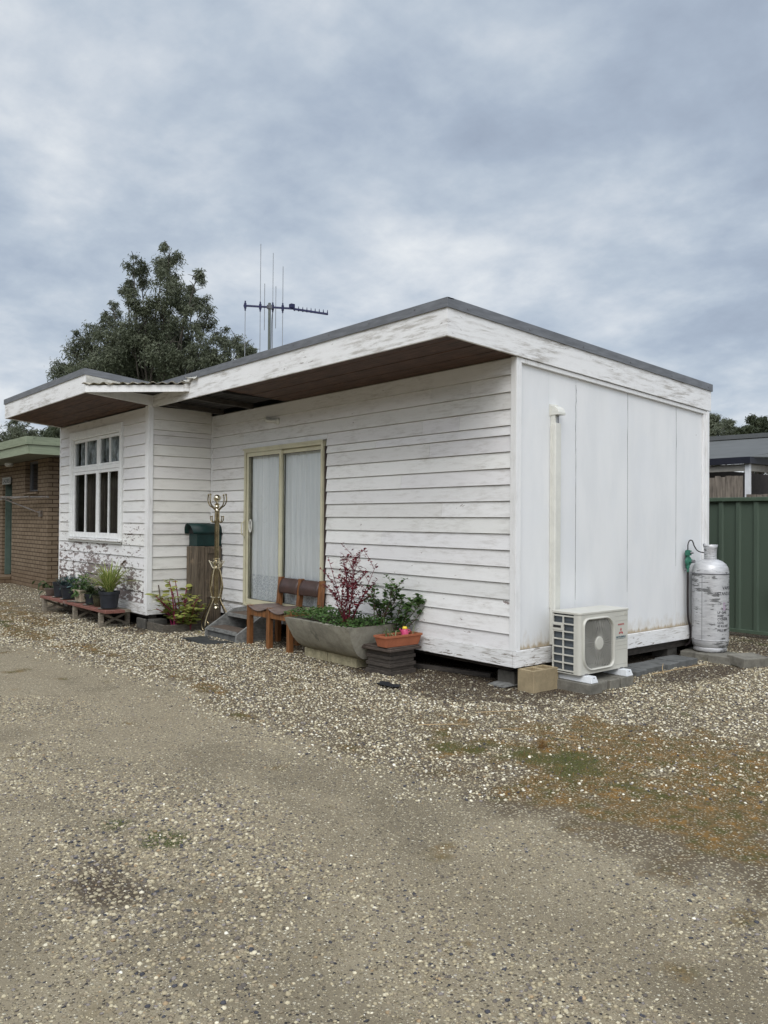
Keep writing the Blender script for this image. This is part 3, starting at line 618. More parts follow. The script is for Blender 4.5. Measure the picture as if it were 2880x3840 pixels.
mb=MB(); mb.box(-5.62,-4.65,-.03,-.01,.20,.33) ; mb.build('sub_wall_plank',M['timber_dark'],H)
# unseen rear and left boards, added to block light into the crawl space
mb=MB(); mb.box(-9.28,0,3.30,3.33,-.02,.215); mb.box(-9.29,-9.27,-.9,3.3,-.02,.19); mb.build('crawl_light_block',M['timber_dark'],H)
# AC pipe cover on the end wall
D=MB(); D.box(.006,.020,.470,.545,.70,2.40)
D.prism([(.006,.478),(.058,.478),(.066,.486),(.066,.562),(.058,.570),(.006,.570)],.36,2.425,'z')
d=D.build('pipe_cover',M['duct'],H,bev=.003)
mb=MB()
prof=[(.006,2.50),(.105,2.50),(.105,2.522),(.09,2.555),(.055,2.582),(.006,2.592)]
mb.prism(prof,.472,.578,'y'); mb.box(.005,.010,.46,.59,2.49,2.605); mb.build('wall_cap',M['duct'],d,bev=.006)
mb=MB(); mb.tube([(.03,.52,2.40),(.03,.52,2.51)],.012); mb.tube([(.04,.55,2.40),(.04,.55,2.51)],.006); mb.build('pipe',M['greymetal'],d); 
mb=MB(); mb.box(.006,.056,.48,.50,2.42,2.50); mb.build('side_plate',M['duct'],d)
# broken light bracket above the door
mb=MB(); mb.lathe([(.03,0),(.03,.012),(.018,.02),(.018,.035)],(0,0,0),14); 
mb.M=None
S=MB(); S.M=Matrix.Translation((-4.17,-.012,2.80))@Matrix.Rotation(R(90),4,'X'); S.lathe([(.036,0),(.036,.02),(.026,.026),(.026,.045),(.03,.05)],(0,0,0),16)
S.M=Matrix.Translation((-3.92,-.012,2.755))@Matrix.Rotation(R(90),4,'X'); S.lathe([(.045,0),(.045,.018),(.032,.03),(0.001,.045)],(0,0,0),16)
S.M=None; S.tube([(-4.15,-.045,2.795),(-4.06,-.06,2.775),(-3.93,-.04,2.76)],.022,10); S.build('light_bracket',M['duct'],H,smooth=True)
# corner awning between bay and main fascia
AW=[(-5.66,-1.85),(-4.57,-.93),(-5.62,-.93)]
mb=MB()
def ab(p,q,z0p,z1p,z0q,z1q,th,mb):
    dx,dy=q[0]-p[0],q[1]-p[1]; l=math.hypot(dx,dy); nx_,ny_=dy/l*th,-dx/l*th
    vs=[(p[0],p[1],z0p),(q[0],q[1],z0q),(q[0],q[1],z1q),(p[0],p[1],z1p)]; vs+=[(a+nx_,b+ny_,c) for a,b,c in vs]
    mb.add(vs,[(0,3,2,1),(4,5,6,7),(0,1,5,4),(1,2,6,5),(2,3,7,6),(3,0,4,7)])
ab((-5.642,-1.835),(-4.62,-.935),3.128,3.215,3.112,3.200,.022,mb); mb.build('awning_beam',M['trim'],H,bev=.002)
mb=MB(); mb.box(-4.63,-4.565,-.975,-.928,3.112,3.205); mb.build('awning_block',M['fascia'],H)
mb=MB(); n=26
pts=[]
for i in range(n*4+1):
    t=i/(n*4); px,py=-5.66+(1.12)*t,-1.875+(.95)*t; zz=3.232-.015*t+.012*math.sin(t*2*PI*11)+.004*math.sin(t*40)
    pts.append((px,py,zz))
V_=[];F_=[]
for (px,py,zz) in pts:
    V_+= [(px+.02,py-.02,zz),(px+.02,py-.02,zz+.006),(-5.645+(px+5.66)*.55,-.99+(px+5.66)*.03,zz+.004),( -5.645+(px+5.66)*.55,-.99+(px+5.66)*.03,zz+.010)]
for i in range(len(pts)-1):
    a=i*4;b=a+4; F_+=[(a,b,b+1,a+1),(a+1,b+1,b+3,a+3),(a,a+2,b+2,b)]
mb.add(V_,F_); mb.build('awning_iron',M['rust_iron'],H)
mb=MB(); V_=[];F_=[]; 
for i in range(25):
    for j in range(5):
        t=i/24; w=j/4; V_.append((-5.632+.012*random.random(),-1.84+.80*t,3.245-.075*t*0+ (zb(-1.84+.80*t)+FT-.012-3.245)*w+.003*random.random()*0))
        V_[-1]=(-5.634+.014*(math.sin(i*1.9+j*1.3)*.5+.5),V_[-1][1],V_[-1][2])
for i in range(24):
    for j in range(4): a=i*5+j; F_.append((a,a+5,a+6,a+1))
mb.add(V_,F_); mb.build('awning_foil',M['foil'],H,smooth=True)
mb=MB(); V_=[];F_=[]
for i in range(9):
    for j in range(5):
        V_.append((-4.72+.05*i,-.965-.02*math.sin(j*1.4+i)+.008*j,3.245+.018*math.sin(i*1.3+j*1.7)+.012*j))
for i in range(8):
    for j in range(4): a=i*5+j; F_.append((a,a+5,a+6,a+1))
mb.add(V_,F_); mb.build('awning_scrap',M['foil'],H)
mb=MB(); mb.add([(-5.64,-1.83,3.225),(-4.58,-.935,3.21),(-5.62,-.935,3.18)],[(0,1,2)]); mb.add([(-5.64,-1.83,3.235),(-4.58,-.935,3.22),(-5.62,-.935,3.27)],[(0,2,1)]); mb.build('awning_lining',M['board_side'],H)
# ---- sliding door
DX0,DX1,DZ0,DZ1=-4.705,-2.905,.358,2.437
mb=MB(); y0,y1=-.050,.07
mb.box(DX0,DX0+.045,y0,y1,DZ0,DZ1); mb.box(DX1-.035,DX1,y0,y1,DZ0,DZ1); mb.box(DX0+.045,DX1-.035,y0,y1,DZ1-.045,DZ1); mb.box(DX0+.045,DX1-.035,y0-.004,y1,DZ0,DZ0+.03)
for q in (.012,.032): mb.box(DX0+.046,DX0+.075,-.02+q,-.012+q,DZ0+.03,DZ1-.045)
mb.box(DX0-.02,DX1+.012,-.058,-.051,DZ1-.012,DZ1+.012)
dr=mb.build('sliding_door',M['cream_alu'],H,bev=.002)
def panel(x0,x1,y,nm):
    z0,z1=DZ0+.032,DZ1-.05; s=.045; mb=MB(); mb.box(x0,x0+s,y-.015,y+.015,z0,z1);mb.box(x1-s,x1,y-.015,y+.015,z0,z1);mb.box(x0+s,x1-s,y-.015,y+.015,z1-.05,z1);mb.box(x0+s,x1-s,y-.015,y+.015,z0,z0+.065)
    mb.build(nm,M['cream_alu'],dr,bev=.002)
    g_=MB(); g_.add([(x0+s,y,z0+.06),(x1-s,y,z0+.06),(x1-s,y,z1-.05),(x0+s,y,z1-.05)],[(0,1,2,3)]); g_.build('glass_pane',M['glass'],dr)
    b=MB()
    for a0,a1,c0,c1 in((x0+s,x0+s+.007,z0+.065,z1-.05),(x1-s-.007,x1-s,z0+.065,z1-.05),(x0+s+.007,x1-s-.007,z1-.057,z1-.05),(x0+s+.007,x1-s-.007,z0+.065,z0+.072)): b.box(a0,a1,y-.012,y-.008,c0,c1)
    b.build('glazing_seal',M['hose'],dr)
panel(DX0+.075,-3.80,-.030,'door_leaf'); panel(-3.86,DX1-.036,.001,'door_leaf')
mb=MB(); mb.box(-4.68,-4.655,-.068,-.052,1.27,1.50); mb.tube([(-4.667,-.066,1.29),(-4.667,-.098,1.31),(-4.667,-.10,1.38),(-4.667,-.098,1.45),(-4.667,-.066,1.48)],.008); mb.build('door_handle',M['cream_alu'],dr,bev=.002)
mb=MB(); mb.lathe([(.001,0),(.06,0),(.07,.004),(.07,.008),(.001,.008)],(0,0,0),24); 
mb=MB(); mb.M=Matrix.Translation((-4.54,-.036,1.42))@Matrix.Rotation(R(90),4,'X')@Matrix.Diagonal((.55,1.25,1,1)); mb.lathe([(.055,0),(.07,0),(.07,.010),(.055,.010),(.055,0)],(0,0,0),28); mb.build('pull_ring',M['duct'],dr)
def curt(x0,x1,y,amp,per,z0,z1,ph,gather=0):
    n=int((x1-x0)/.008); V_=[];F_=[]; m=8
    for j in range(m+1):
        t=j/m; z=z1+(z0-z1)*t
        for i in range(n+1):
            s=i/n; xx=x0+(x1-x0)*s; am=amp*(.55+.45*t); V_.append((xx+gather*t*(1-s)*.12*(1 if gather>0 else 1),y+am*math.sin(xx*2*PI/per+ph+1.3*math.sin(xx*9+t*.7))+.004*math.sin(xx*31+2*t),z))
    for j in range(m):
        for i in range(n): a=j*(n+1)+i; F_.append((a,a+1,a+n+2,a+n+1))
    mb=MB(); mb.add(V_,F_); return mb
curt(-4.60,-3.80,.016,.009,.105,.37,2.40,0).build('lace_curtain',M['curtain'],dr,smooth=True,angle=180)
curt(-3.82,-2.93,.044,.011,.13,.37,2.42,1).build('sheer_curtain',M['curtain'],dr,smooth=True,angle=180)
mb=MB(); mb.box(-2.902,-2.864,-.02,.004,.345,2.37); mb.build('reveal_strip',plain('raw_brown_timber',(.045,.03,.027),.8),H)
# ---- bay window
mb=MB(); F0=-.985
mb.box(-8.78,-8.67,F0,-.93,1.20,2.905); mb.box(-6.66,-6.585,F0,-.93,1.15,2.905); mb.box(-8.67,-6.66,F0,-.93,2.80,2.905)
mb.box(-8.669,-8.56,-.972,-.88,1.20,2.80) if 0 else None
wn=mb.build('window',M['frame'],H,bev=.003)
mb=MB(); mb.box(-8.669,-8.645,-.975,-.87,1.2,2.80); mb.box(-6.69,-6.661,-.975,-.87,1.2,2.80); mb.box(-8.644,-6.691,-.975,-.87,2.775,2.799); mb.box(-8.644,-6.691,-.965,-.87,2.255,2.315); mb.box(-7.60,-7.53,-.960,-.87,2.316,2.774); mb.build('frame',M['frame'],wn,bev=.002)
mb=MB(); mb.prism([(-1.02,1.165),(-.90,1.175),(-.90,1.199),(-1.02,1.188)],-8.80,-6.57,'x'); mb.build('sill',M['base'],wn,bev=.002)
mb=MB(); mb.box(-8.78,-6.60,-.985,-.965,1.13,1.163); mb.build('sill_trim',M['frame'],wn)
def sash(x0,x1,z0,z1,y,st,bt,mun,nm):
    mb=MB(); mb.box(x0,x0+st,y-.018,y+.018,z0,z1);mb.box(x1-st,x1,y-.018,y+.018,z0,z1);mb.box(x0+st,x1-st,y-.018,y+.018,z1-.045,z1);mb.box(x0+st,x1-st,y-.018,y+.018,z0,z0+bt)
    xm=(x0+x1)/2; mb.box(xm-mun,xm+mun,y-.016,y+.016,z0+bt,z1-.045); mb.build(nm,M['frame'],wn,bev=.002)
    for a,b in((x0+st,xm-mun),(xm+mun,x1-st)):
        g_=MB(); g_.add([(a,y,z0+bt),(b,y,z0+bt),(b,y,z1-.045),(a,y,z1-.045)],[(0,1,2,3)]); g_.build('pane',M['glass'],wn)
sash(-8.64,-7.57,1.20,2.25,-.945,.055,.085,.014,'sash'); sash(-7.565,-6.695,1.20,2.25,-.945,.055,.085,.014,'sash')
sash(-8.64,-7.602,2.32,2.77,-.935,.03,.03,.016,'fanlight'); sash(-7.528,-6.695,2.32,2.77,-.935,.03,.03,.016,'fanlight')
# foil / plastic behind the fanlights, drapes behind the sashes
V_=[];F_=[];n=50;m=10
for i in range(n+1):
    for j in range(m+1):
        V_.append((-8.60+1.9*i/n,-.875+.02*vnoise(np.array(i*.9),np.array(j*1.1),4)+.015*vnoise(np.array(i*2.3),np.array(j*.7),8),2.28+.52*j/m))
for i in range(n):
    for j in range(m): a=i*(m+1)+j; F_.append((a,a+m+1,a+m+2,a+1))
mb=MB(); mb.add(V_,F_); mb.build('crinkled_foil',plain('silver_plastic_film',(.50,.53,.55),.25,.35,.6,5,stretch=(2,2,1)),wn)
curt(-8.62,-6.72,-.78,.02,.12,1.2,2.25,0).build('drape',M['drape'],wn,smooth=True,angle=180)
mb=MB(); mb.box(-8.6,-6.7,-.55,-.53,1.60,1.63); mb.build('inner_rail',M['greywood'],wn)
# ------------------------------------------------------------------ camera, world (placed before the small things)
cam=bpy.data.cameras.new('camera'); co=bpy.data.objects.new('camera',cam); COL.objects.link(co); sc.camera=co
cam.sensor_fit='HORIZONTAL'; cam.sensor_width=36; cam.lens=3000/2880*36; cam.clip_end=3000; cam.clip_start=.05
yaw,pitch,roll=R(49.92),R(.634),R(.443)
fw_=Vector((-math.sin(yaw)*math.cos(pitch),math.cos(yaw)*math.cos(pitch),math.sin(pitch))); r0=fw_.cross(Vector((0,0,1))).normalized(); u0=r0.cross(fw_)
rr=r0*math.cos(roll)+u0*math.sin(roll); uu=u0*math.cos(roll)-r0*math.sin(roll)
co.matrix_world=Matrix(((rr.x,uu.x,-fw_.x,CAM.x),(rr.y,uu.y,-fw_.y,CAM.y),(rr.z,uu.z,-fw_.z,CAM.z),(0,0,0,1)))
def world():
    w=bpy.data.worlds.new('World'); sc.world=w; w.use_nodes=True; t=w.node_tree; n=t.nodes; bg=n['Background']; L=t.links.new
    sky=n.new('ShaderNodeTexSky'); sky.sky_type='NISHITA'; sky.sun_disc=False; sky.sun_elevation=SUN_EL; sky.sun_rotation=SUN_ROT
    tc=n.new('ShaderNodeTexCoord'); sp=n.new('ShaderNodeSeparateXYZ'); L(tc.outputs['Generated'],sp.inputs[0])
    def mt(op,a,b=None):
        x=n.new('ShaderNodeMath'); x.operation=op
        for i,v in enumerate((a,b)):
            if v is None: continue
            if isinstance(v,(int,float)): x.inputs[i].default_value=v
            else: L(v,x.inputs[i])
        return x.outputs[0]
    zc=mt('ADD',mt('MAXIMUM',sp.outputs[2],0),.27); cx=mt('DIVIDE',sp.outputs[0],zc); cy=mt('DIVIDE',sp.outputs[1],zc)
    cb=n.new('ShaderNodeCombineXYZ'); L(cx,cb.inputs[0]); L(cy,cb.inputs[1])
    def nz(sc_,det,ro,loc,dist=0):
        m=n.new('ShaderNodeMapping'); L(cb.outputs[0],m.inputs[0]); m.inputs['Location'].default_value=loc
        x=n.new('ShaderNodeTexNoise'); L(m.outputs[0],x.inputs['Vector']); x.inputs['Scale'].default_value=sc_; x.inputs['Detail'].default_value=det; x.inputs['Roughness'].default_value=ro; x.inputs['Distortion'].default_value=dist; return x.outputs['Fac']
    a=nz(.95,7,.52,(1.3,.4,0),.25); b=nz(2.8,6,.55,(4.2,7.7,3),.2)
    v=mt('ADD',mt('MULTIPLY',a,.62),mt('MULTIPLY',b,.38)); c3=nz(6.5,6,.6,(9.1,2.2,5),.1); v=mt('ADD',mt('MULTIPLY',v,.86),mt('MULTIPLY',c3,.14)); v=mt('ADD',mt('MULTIPLY',mt('SUBTRACT',v,.5),2.25),.49)
    hz=n.new('ShaderNodeMapRange'); L(sp.outputs[2],hz.inputs[0])
    for i,vv in((1,.05),(2,.42),(3,.17),(4,-0.01)): hz.inputs[i].default_value=vv
    v=mt('ADD',v,hz.outputs[0])
    rp=n.new('ShaderNodeValToRGB'); L(v,rp.inputs[0]); e=rp.color_ramp.elements
    st=[(.28,(.36,.425,.53)),(.41,(.425,.50,.61)),(.52,(.52,.595,.69)),(.61,(.63,.69,.765)),(.76,(.84,.875,.905))]
    while len(e)<len(st): e.new(.5)
    for i,(p,c) in enumerate(st): e[i].position=p; e[i].color=(*c,1)
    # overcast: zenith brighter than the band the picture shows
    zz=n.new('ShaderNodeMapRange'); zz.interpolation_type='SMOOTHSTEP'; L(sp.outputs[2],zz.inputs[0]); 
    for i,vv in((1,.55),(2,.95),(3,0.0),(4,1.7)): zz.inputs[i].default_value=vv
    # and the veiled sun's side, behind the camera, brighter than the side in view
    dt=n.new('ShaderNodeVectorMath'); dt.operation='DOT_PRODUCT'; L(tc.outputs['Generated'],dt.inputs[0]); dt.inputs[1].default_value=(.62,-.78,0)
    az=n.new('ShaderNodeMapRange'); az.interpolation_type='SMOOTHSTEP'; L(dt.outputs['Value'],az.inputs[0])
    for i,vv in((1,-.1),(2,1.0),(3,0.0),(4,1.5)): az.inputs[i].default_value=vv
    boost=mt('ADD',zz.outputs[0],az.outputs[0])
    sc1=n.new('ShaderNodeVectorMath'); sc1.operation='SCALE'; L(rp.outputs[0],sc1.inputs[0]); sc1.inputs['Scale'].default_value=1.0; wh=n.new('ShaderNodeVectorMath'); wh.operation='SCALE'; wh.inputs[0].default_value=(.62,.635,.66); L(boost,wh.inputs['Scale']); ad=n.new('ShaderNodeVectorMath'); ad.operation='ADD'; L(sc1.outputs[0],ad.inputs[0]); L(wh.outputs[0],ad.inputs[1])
    s2=n.new('ShaderNodeVectorMath'); s2.operation='SCALE'; L(sky.outputs[0],s2.inputs[0]); s2.inputs['Scale'].default_value=.08
    mx=n.new('ShaderNodeMix'); mx.data_type='RGBA'; mx.inputs[0].default_value=.93; L(s2.outputs[0],mx.inputs[6]); L(ad.outputs[0],mx.inputs[7])
    L(mx.outputs[2],bg.inputs[0]); bg.inputs[1].default_value=1.0
# sun: veiled, behind the camera's right shoulder
SD=Vector((.58,-.72,.95)).normalized(); SUN_EL=math.asin(SD.z); SUN_ROT=math.atan2(SD.x,SD.y)
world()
sl=bpy.data.lights.new('sun','SUN'); sl.energy=1.4; sl.angle=R(35); sl.color=(1,.97,.93); so=bpy.data.objects.new('sun',sl); COL.objects.link(so); so.rotation_euler=SD.to_track_quat('Z','Y').to_euler()
sc.view_settings.view_transform='Standard'; sc.view_settings.look='None'; sc.view_settings.exposure=.0; sc.view_settings.gamma=1; sc.view_settings.use_curve_mapping=False
sc.render.engine='CYCLES'
# ------------------------------------------------------------------ text helper
def text_mesh(s,size,shear=0,bold=0):
    cu=bpy.data.curves.new('lettering','FONT'); cu.body=s; cu.size=size; cu.shear=shear; cu.offset=bold; cu.resolution_u=3
    o=bpy.data.objects.new('lettering',cu); COL.objects.link(o); bpy.context.view_layer.update()
    dg=bpy.context.evaluated_depsgraph_get(); me=bpy.data.meshes.new_from_object(o.evaluated_get(dg))
    V=[tuple(v.co) for v in me.vertices]; F=[tuple(p.vertices) for p in me.polygons]
    bpy.data.objects.remove(o); bpy.data.curves.remove(cu); bpy.data.meshes.remove(me); return V,F
# ------------------------------------------------------------------ air conditioner
A=thing('outdoor_unit','ivory outdoor air conditioner unit with round fan grille beside the white end wall','air conditioner',(.30,.72,.085))
ax0,ax1,ay0,ay1,az0,az1=.145,.445,.345,1.095,.155,.70
def rprof(x0,x1,y0,y1,r,n=6):
    pts=[(x0,y0)]
    for k in range(n+1): a=-PI/2+PI/2*k/n; pts.append((x1-r+r*math.cos(a),y0+r+r*math.sin(a)))
    for k in range(n+1): a=PI/2*k/n; pts.append((x1-.012+.012*math.cos(a),y1-.012+.012*math.sin(a)))
    pts.append((x0,y1)); return pts
def squircle(cy,cz,hw,hh,rs,n=8):
    """rs: radii TR,TL,BL,BR ; returns (y,z) outline counter-clockwise"""
    out=[]
    for (sx,sz,r,a0) in ((1,1,rs[0],0),(-1,1,rs[1],PI/2),(-1,-1,rs[2],PI),(1,-1,rs[3],1.5*PI)):
        for k in range(n+1):
            a=a0+PI/2*k/n; out.append((cy+sx*(hw-r)+r*math.cos(a),cz+sz*(hh-r)+r*math.sin(a)))
    return out
gcy,gcz=.622,.412
hole=squircle(gcy,gcz,.222,.222,(.125,.06,.125,.06))
mb=MB()
# side and back shell without the front plate, front plate with a real opening
pf=rprof(ax0,ax1,ay0,ay1,.03)
n=len(pf)
vs=[(x,y,az0) for x,y in pf]+[(x,y,az1-.022) for x,y in pf]
# skip the segment that is the flat front and the -y side (open grid is built separately)
fs=[]
for i in range(n):
    j=(i+1)%n; (xa,ya),(xb,yb)=pf[i],pf[j]
    if abs(xa-ax1)<1e-6 and abs(xb-ax1)<1e-6: continue
    if abs(ya-ay0)<1e-6 and abs(yb-ay0)<1e-6: continue
    fs.append((i,j,n+j,n+i))
mb.add(vs,fs)
# front plate: ring between outer rectangle and hole
y0f,y1f=ay0+.03,ay1-.012; m=len(hole)
outer=[]
for (y,z) in hole:
    dy,dz=y-gcy,z-gcz; ky=((y1f-gcy) if dy>0 else (y0f-gcy))/dy if abs(dy)>1e-9 else 1e9; kz=((az1-.022-gcz) if dz>0 else (az0-gcz))/dz if abs(dz)>1e-9 else 1e9
    k=min(ky,kz); outer.append((gcy+dy*k,gcz+dz*k))
vs=[(ax1,y,z) for y,z in hole]+[(ax1,y,z) for y,z in outer]; mb.add(vs,[(i,(i+1)%m,m+(i+1)%m,m+i) for i in range(m)])
for (cy,cz) in ((y1f,az1-.022),(y0f,az1-.022),(y0f,az0),(y1f,az0)):
    # fill corner triangles
    best=sorted(range(m),key=lambda i:(outer[i][0]-cy)**2+(outer[i][1]-cz)**2)
    i=best[0]
    cand=[k for k in ((i-1)%m,(i+1)%m)]
    for k in cand: mb.add([(ax1,cy,cz),(ax1,*outer[i]),(ax1,*outer[k])],[(0,1,2)])
# side grid on the -y face
gz=[az0+.018+(az1-.022-az0-.036)*i/7 for i in range(8)]; gxs=[ax0+.012,ax0+.118,ax0+.235]
mb.box(ax0,ax0+.012,ay0,ay0+.012,az0,az1-.022); mb.box(ax0+.235,ax1-.03,ay0,ay0+.012,az0,az1-.022); mb.box(gxs[1]-.006,gxs[1]+.006,ay0+.0005,ay0+.012,az0+.018,az1-.04)
for z in gz: mb.box(ax0+.012,ax0+.235,ay0,ay0+.0115,z-.006,z+.006)
mb.box(ax0+.012,gxs[1]-.006,ay0-.006,ay0+.012,gz[5]+.008,gz[6]+.004)
mb.prism(pf,az0-.006,az0,'z')
body=mb.build('casing',M['ac'],A,smooth=True,angle=30)
mb=MB(); pf2=rprof(ax0-.004,ax1+.005,ay0-.004,ay1+.005,.034); mb.prism(pf2,az1-.0215,az1,'z'); mb.build('lid',M['ac'],A,smooth=True,angle=30,bev=.004)
mb=MB(); mb.box(ax0+.016,ax0+.10,ay0-.009,ay0-.006,gz[5]+.03,gz[5]+.052); mb.build('handle_slot',M['ac_dark'],A)
mb=MB(); mb.box(ax0+.004,ax0+.034,ay0+.02,ay1-.02,az0+.01,az1-.03); mb.box(ax0+.0345,ax0+.25,ay0+.02,ay0+.045,az0+.01,az1-.03); mb.build('heat_exchanger',M['coil'],A)
mb=MB(); mb.box(ax0+.10,ax1-.05,ay0+.25,ay1-.21,az0+.01,az0+.012) if 0 else None
mb.box(ax0+.06,ax0+.07,ay0+.05,ay1-.2,az0+.01,az1-.03); mb.box(ax0+.07,ax1-.004,ay1-.235,ay1-.225,az0+.01,az1-.03); mb.build('fan_bay',M['ac_dark'],A)
mb=MB()
for b_ in range(3):
    a0=b_*2*PI/3; V_=[];F_=[]
    for i in range(6):
        r=.05+.15*i/5
        for j in range(6):
            a=a0+(j/5)*1.25*(.7+.3*i/5); V_.append((ax1-.10+.06*(j/5),gcy+r*math.cos(a),gcz+r*math.sin(a)))
    for i in range(5):
        for j in range(5): q=i*6+j; F_.append((q,q+1,q+7,q+6))
    mb.add(V_,F_)
mb.build('fan',plain('grey_fan_blades',(.045,.042,.04),.6),A,smooth=True)
# grille: rings, spokes, hub, rounded surround
def clip_in(y,z,hw=.219):
    # inside test against the squircle
    dy,dz=y-gcy,z-gcz
    if abs(dy)>hw or abs(dz)>hw: return False
    r=.125 if dy*dz>0 else .06
    cy,cz=abs(dy)-(hw-r),abs(dz)-(hw-r)
    return not(cy>0 and cz>0 and cy*cy+cz*cz>r*r)
mb=MB(); gxp=ax1+.008
for r in np.arange(.068,.31,.0105):
    k=max(40,int(r*500)); seg=[]
    for i in range(k+1):
        a=2*PI*i/k; y,z=gcy+r*math.cos(a),gcz+r*math.sin(a)
        if clip_in(y,z): seg.append((gxp-.006*(r/.25)**2,y,z))
        else:
            if len(seg)>1: mb.tube(seg,.00095,4,False)
            seg=[]
    if len(seg)>1: mb.tube(seg,.00095,4,False)
for i in range(64):
    a=2*PI*(i+.5)/64; r1=.055 if i%2==0 else .15; rr_=r1
    while clip_in(gcy+(rr_+.004)*math.cos(a),gcz+(rr_+.004)*math.sin(a)): rr_+=.004
    if rr_>r1+.02: mb.tube([(gxp+.001,gcy+r1*math.cos(a),gcz+r1*math.sin(a)),(gxp-.005,gcy+rr_*math.cos(a),gcz+rr_*math.sin(a))],.0017,4,False)
mb.build('fan_grille',M['ac'],A)
mb=MB(); mb.M=Matrix.Translation((gxp-.006,gcy,gcz))@Matrix.Rotation(R(90),4,'Y'); mb.lathe([(.0605,0),(.0605,.008),(.056,.013),(.001,.016)],(0,0,0),32); mb.build('hub_cap',M['ac'],A,smooth=True)
mb=MB(); o1=squircle(gcy,gcz,.236,.236,(.135,.07,.135,.07)); 
ring=[]
for k,(hw_,x_) in enumerate(((.237,ax1-.001),(.236,ax1+.014),(.228,ax1+.019),(.219,ax1+.014),(.218,ax1-.012))):
    s_=hw_-.222; ring.append([(x_,y,z) for y,z in squircle(gcy,gcz,hw_,hw_,(.125+s_,.06+s_,.125+s_,.06+s_))])
vs=[p for r_ in ring for p in r_]; fs=[]
for k in range(4):
    for i in range(m): fs.append((k*m+i,k*m+(i+1)%m,(k+1)*m+(i+1)%m,(k+1)*m+i))
mb.add(vs,fs); mb.build('grille_surround',M['ac'],A,smooth=True,angle=60)
gvm=plain('shadowy_enamel',(.33,.325,.29),.5)
for z in (.632,.588,.395,.358,.322,.185): mb=MB(); mb.box(ax1+.0004,ax1+.0012,.885,1.076,z,z+.0022); mb.build('groove_shade_strip',gvm,A)  # raised strips in darker enamel, the shade of panel grooves painted on
def put_text(mb,s,size,cy,z,shear=0,bold=0,wx=1):
    V,F=text_mesh(s,size,shear,bold); w=max(v[0] for v in V); k=wx/w if wx!=1 else 1
    mb.add([(ax1+.0015,cy-w*k/2+v[0]*k,z+v[1]) for v in V],F)
mb=MB(); put_text(mb,'INVERTER',.019,.975,.548,.25,.0007,.100); mb.build('red_lettering',M['red_ink'],A); mb=MB()
for (cy,cz,a) in ((.975,.514,0),):
    def rh(c,ang,l=.020,w=.0115):
        ca,sa=math.cos(ang),math.sin(ang); pts=[(0,0),(l,w),(2*l,0),(l,-w)]; return [(ax1+.0015,c[0]+p*ca-q*sa,c[1]+p*sa+q*ca) for p,q in pts]
    c0=(.975,.487)
    for ang in (90,210,330): mb.add(rh(c0,R(ang)),[(0,1,2,3)])
mb.build('three_diamond_emblem',M['red_ink'],A)
mb=MB(); put_text(mb,'MITSUBISHI',.020,.975,.433,0,.0008,.150); put_text(mb,'HEAVY INDUSTRIES, LTD.',.009,.975,.421,0,.0003,.150); mb.build('dark_marking',M['teal_ink'],A)
# plastic mounts
def mount(y,label):
    mb=MB(); P=[(.135,.085),(.53,.085),(.515,.150),(.15,.150)]
    vs=[]; 
    for yy,ins in((y-.052,0),(y+.052,0)): pass
    b=[(.12,y-.052),(.54,y-.052),(.54,y+.052),(.12,y+.052)]; t=[(.135,y-.036),(.525,y-.036),(.525,y+.036),(.135,y+.036)]
    mb.add([(x,yy,.087) for x,yy in b]+[(x,yy,.143) for x,yy in t],[(0,1,2,3)[::-1],(4,5,6,7),(0,1,5,4),(1,2,6,5),(2,3,7,6),(3,0,4,7)])
    o=mb.build('unit_mount',M['white_pl'],None,origin=(.33,y,.086),bev=.004); tag(o,label,'mount','plastic feet under the air conditioner')
    q=MB(); q.box(.41,.45,y-.02,y+.02,.143,.155); q.build('bolt',M['greymetal'],o); q=MB(); q.box(.527,.530,y-.006,y+.006,.122,.134); q.build('bolt',M['greymetal'],o)
mount(.44,'white plastic foot under the grille end of the air conditioner, nearer the tan hollow block'); mount(.985,'white plastic foot under the lettered end of the air conditioner')
def blk(nm,x0,x1,y0,y1,z0,z1,mat,label,cat,group=None,rot=0,bev=.006,tilt=0):
    cx,cy=(x0+x1)/2,(y0+y1)/2; mb=MB(); mb.M=Matrix.Translation((cx,cy,0))@Matrix.Rotation(R(rot),4,'Z')@Matrix.Rotation(R(tilt),4,'Y'); 
    nx_,ny_,nz_=3,3,2; mb.box(x0-cx,x1-cx,y0-cy,y1-cy,z0,z1)
    o=mb.build(nm,mat,None,origin=(cx,cy,z0),bev=bev); return tag(o,label,cat,group)
GA='concrete blocks under the air conditioner'
blk('concrete_block',.15,.555,.345,.53,-.01,.085,M['paver'],'long grey concrete block under the front foot of the air conditioner','block',GA,1)
blk('concrete_block',.14,.515,.54,.675,-.01,.083,M['paver'],'grey rough-faced block second from the tan hollow block in the row under the air conditioner','block',GA,-1,.014)
blk('concrete_block',.14,.53,.685,.835,-.01,.080,M['paver'],'grey block third from the tan hollow block in the row under the air conditioner','block',GA,1)
blk('concrete_block',.14,.54,.845,1.04,-.01,.085,M['paver'],'long grey block under the lettered end of the air conditioner','block',GA,0)
# hollow tan block at the corner
mb=MB(); x0,x1,y0,y1,z1=.022,.205,.012,.36,.19
for a in ((x0,x1,y0,y0+.03),(x0,x1,y1-.03,y1),(x0,x0+.032,y0+.03,y1-.03),(x1-.032,x1,y0+.03,y1-.03),(x0+.032,x1-.032,.17,.20)): mb.box(*a,-.01,z1)
mb.box(x0+.032,x1-.032,y0+.03,y1-.03,-.01,.09)
o=mb.build('hollow_block',M['block'],None,origin=(.11,.18,0),bev=.004); tag(o,'tan hollow concrete block standing at the near corner of the cabin','block')
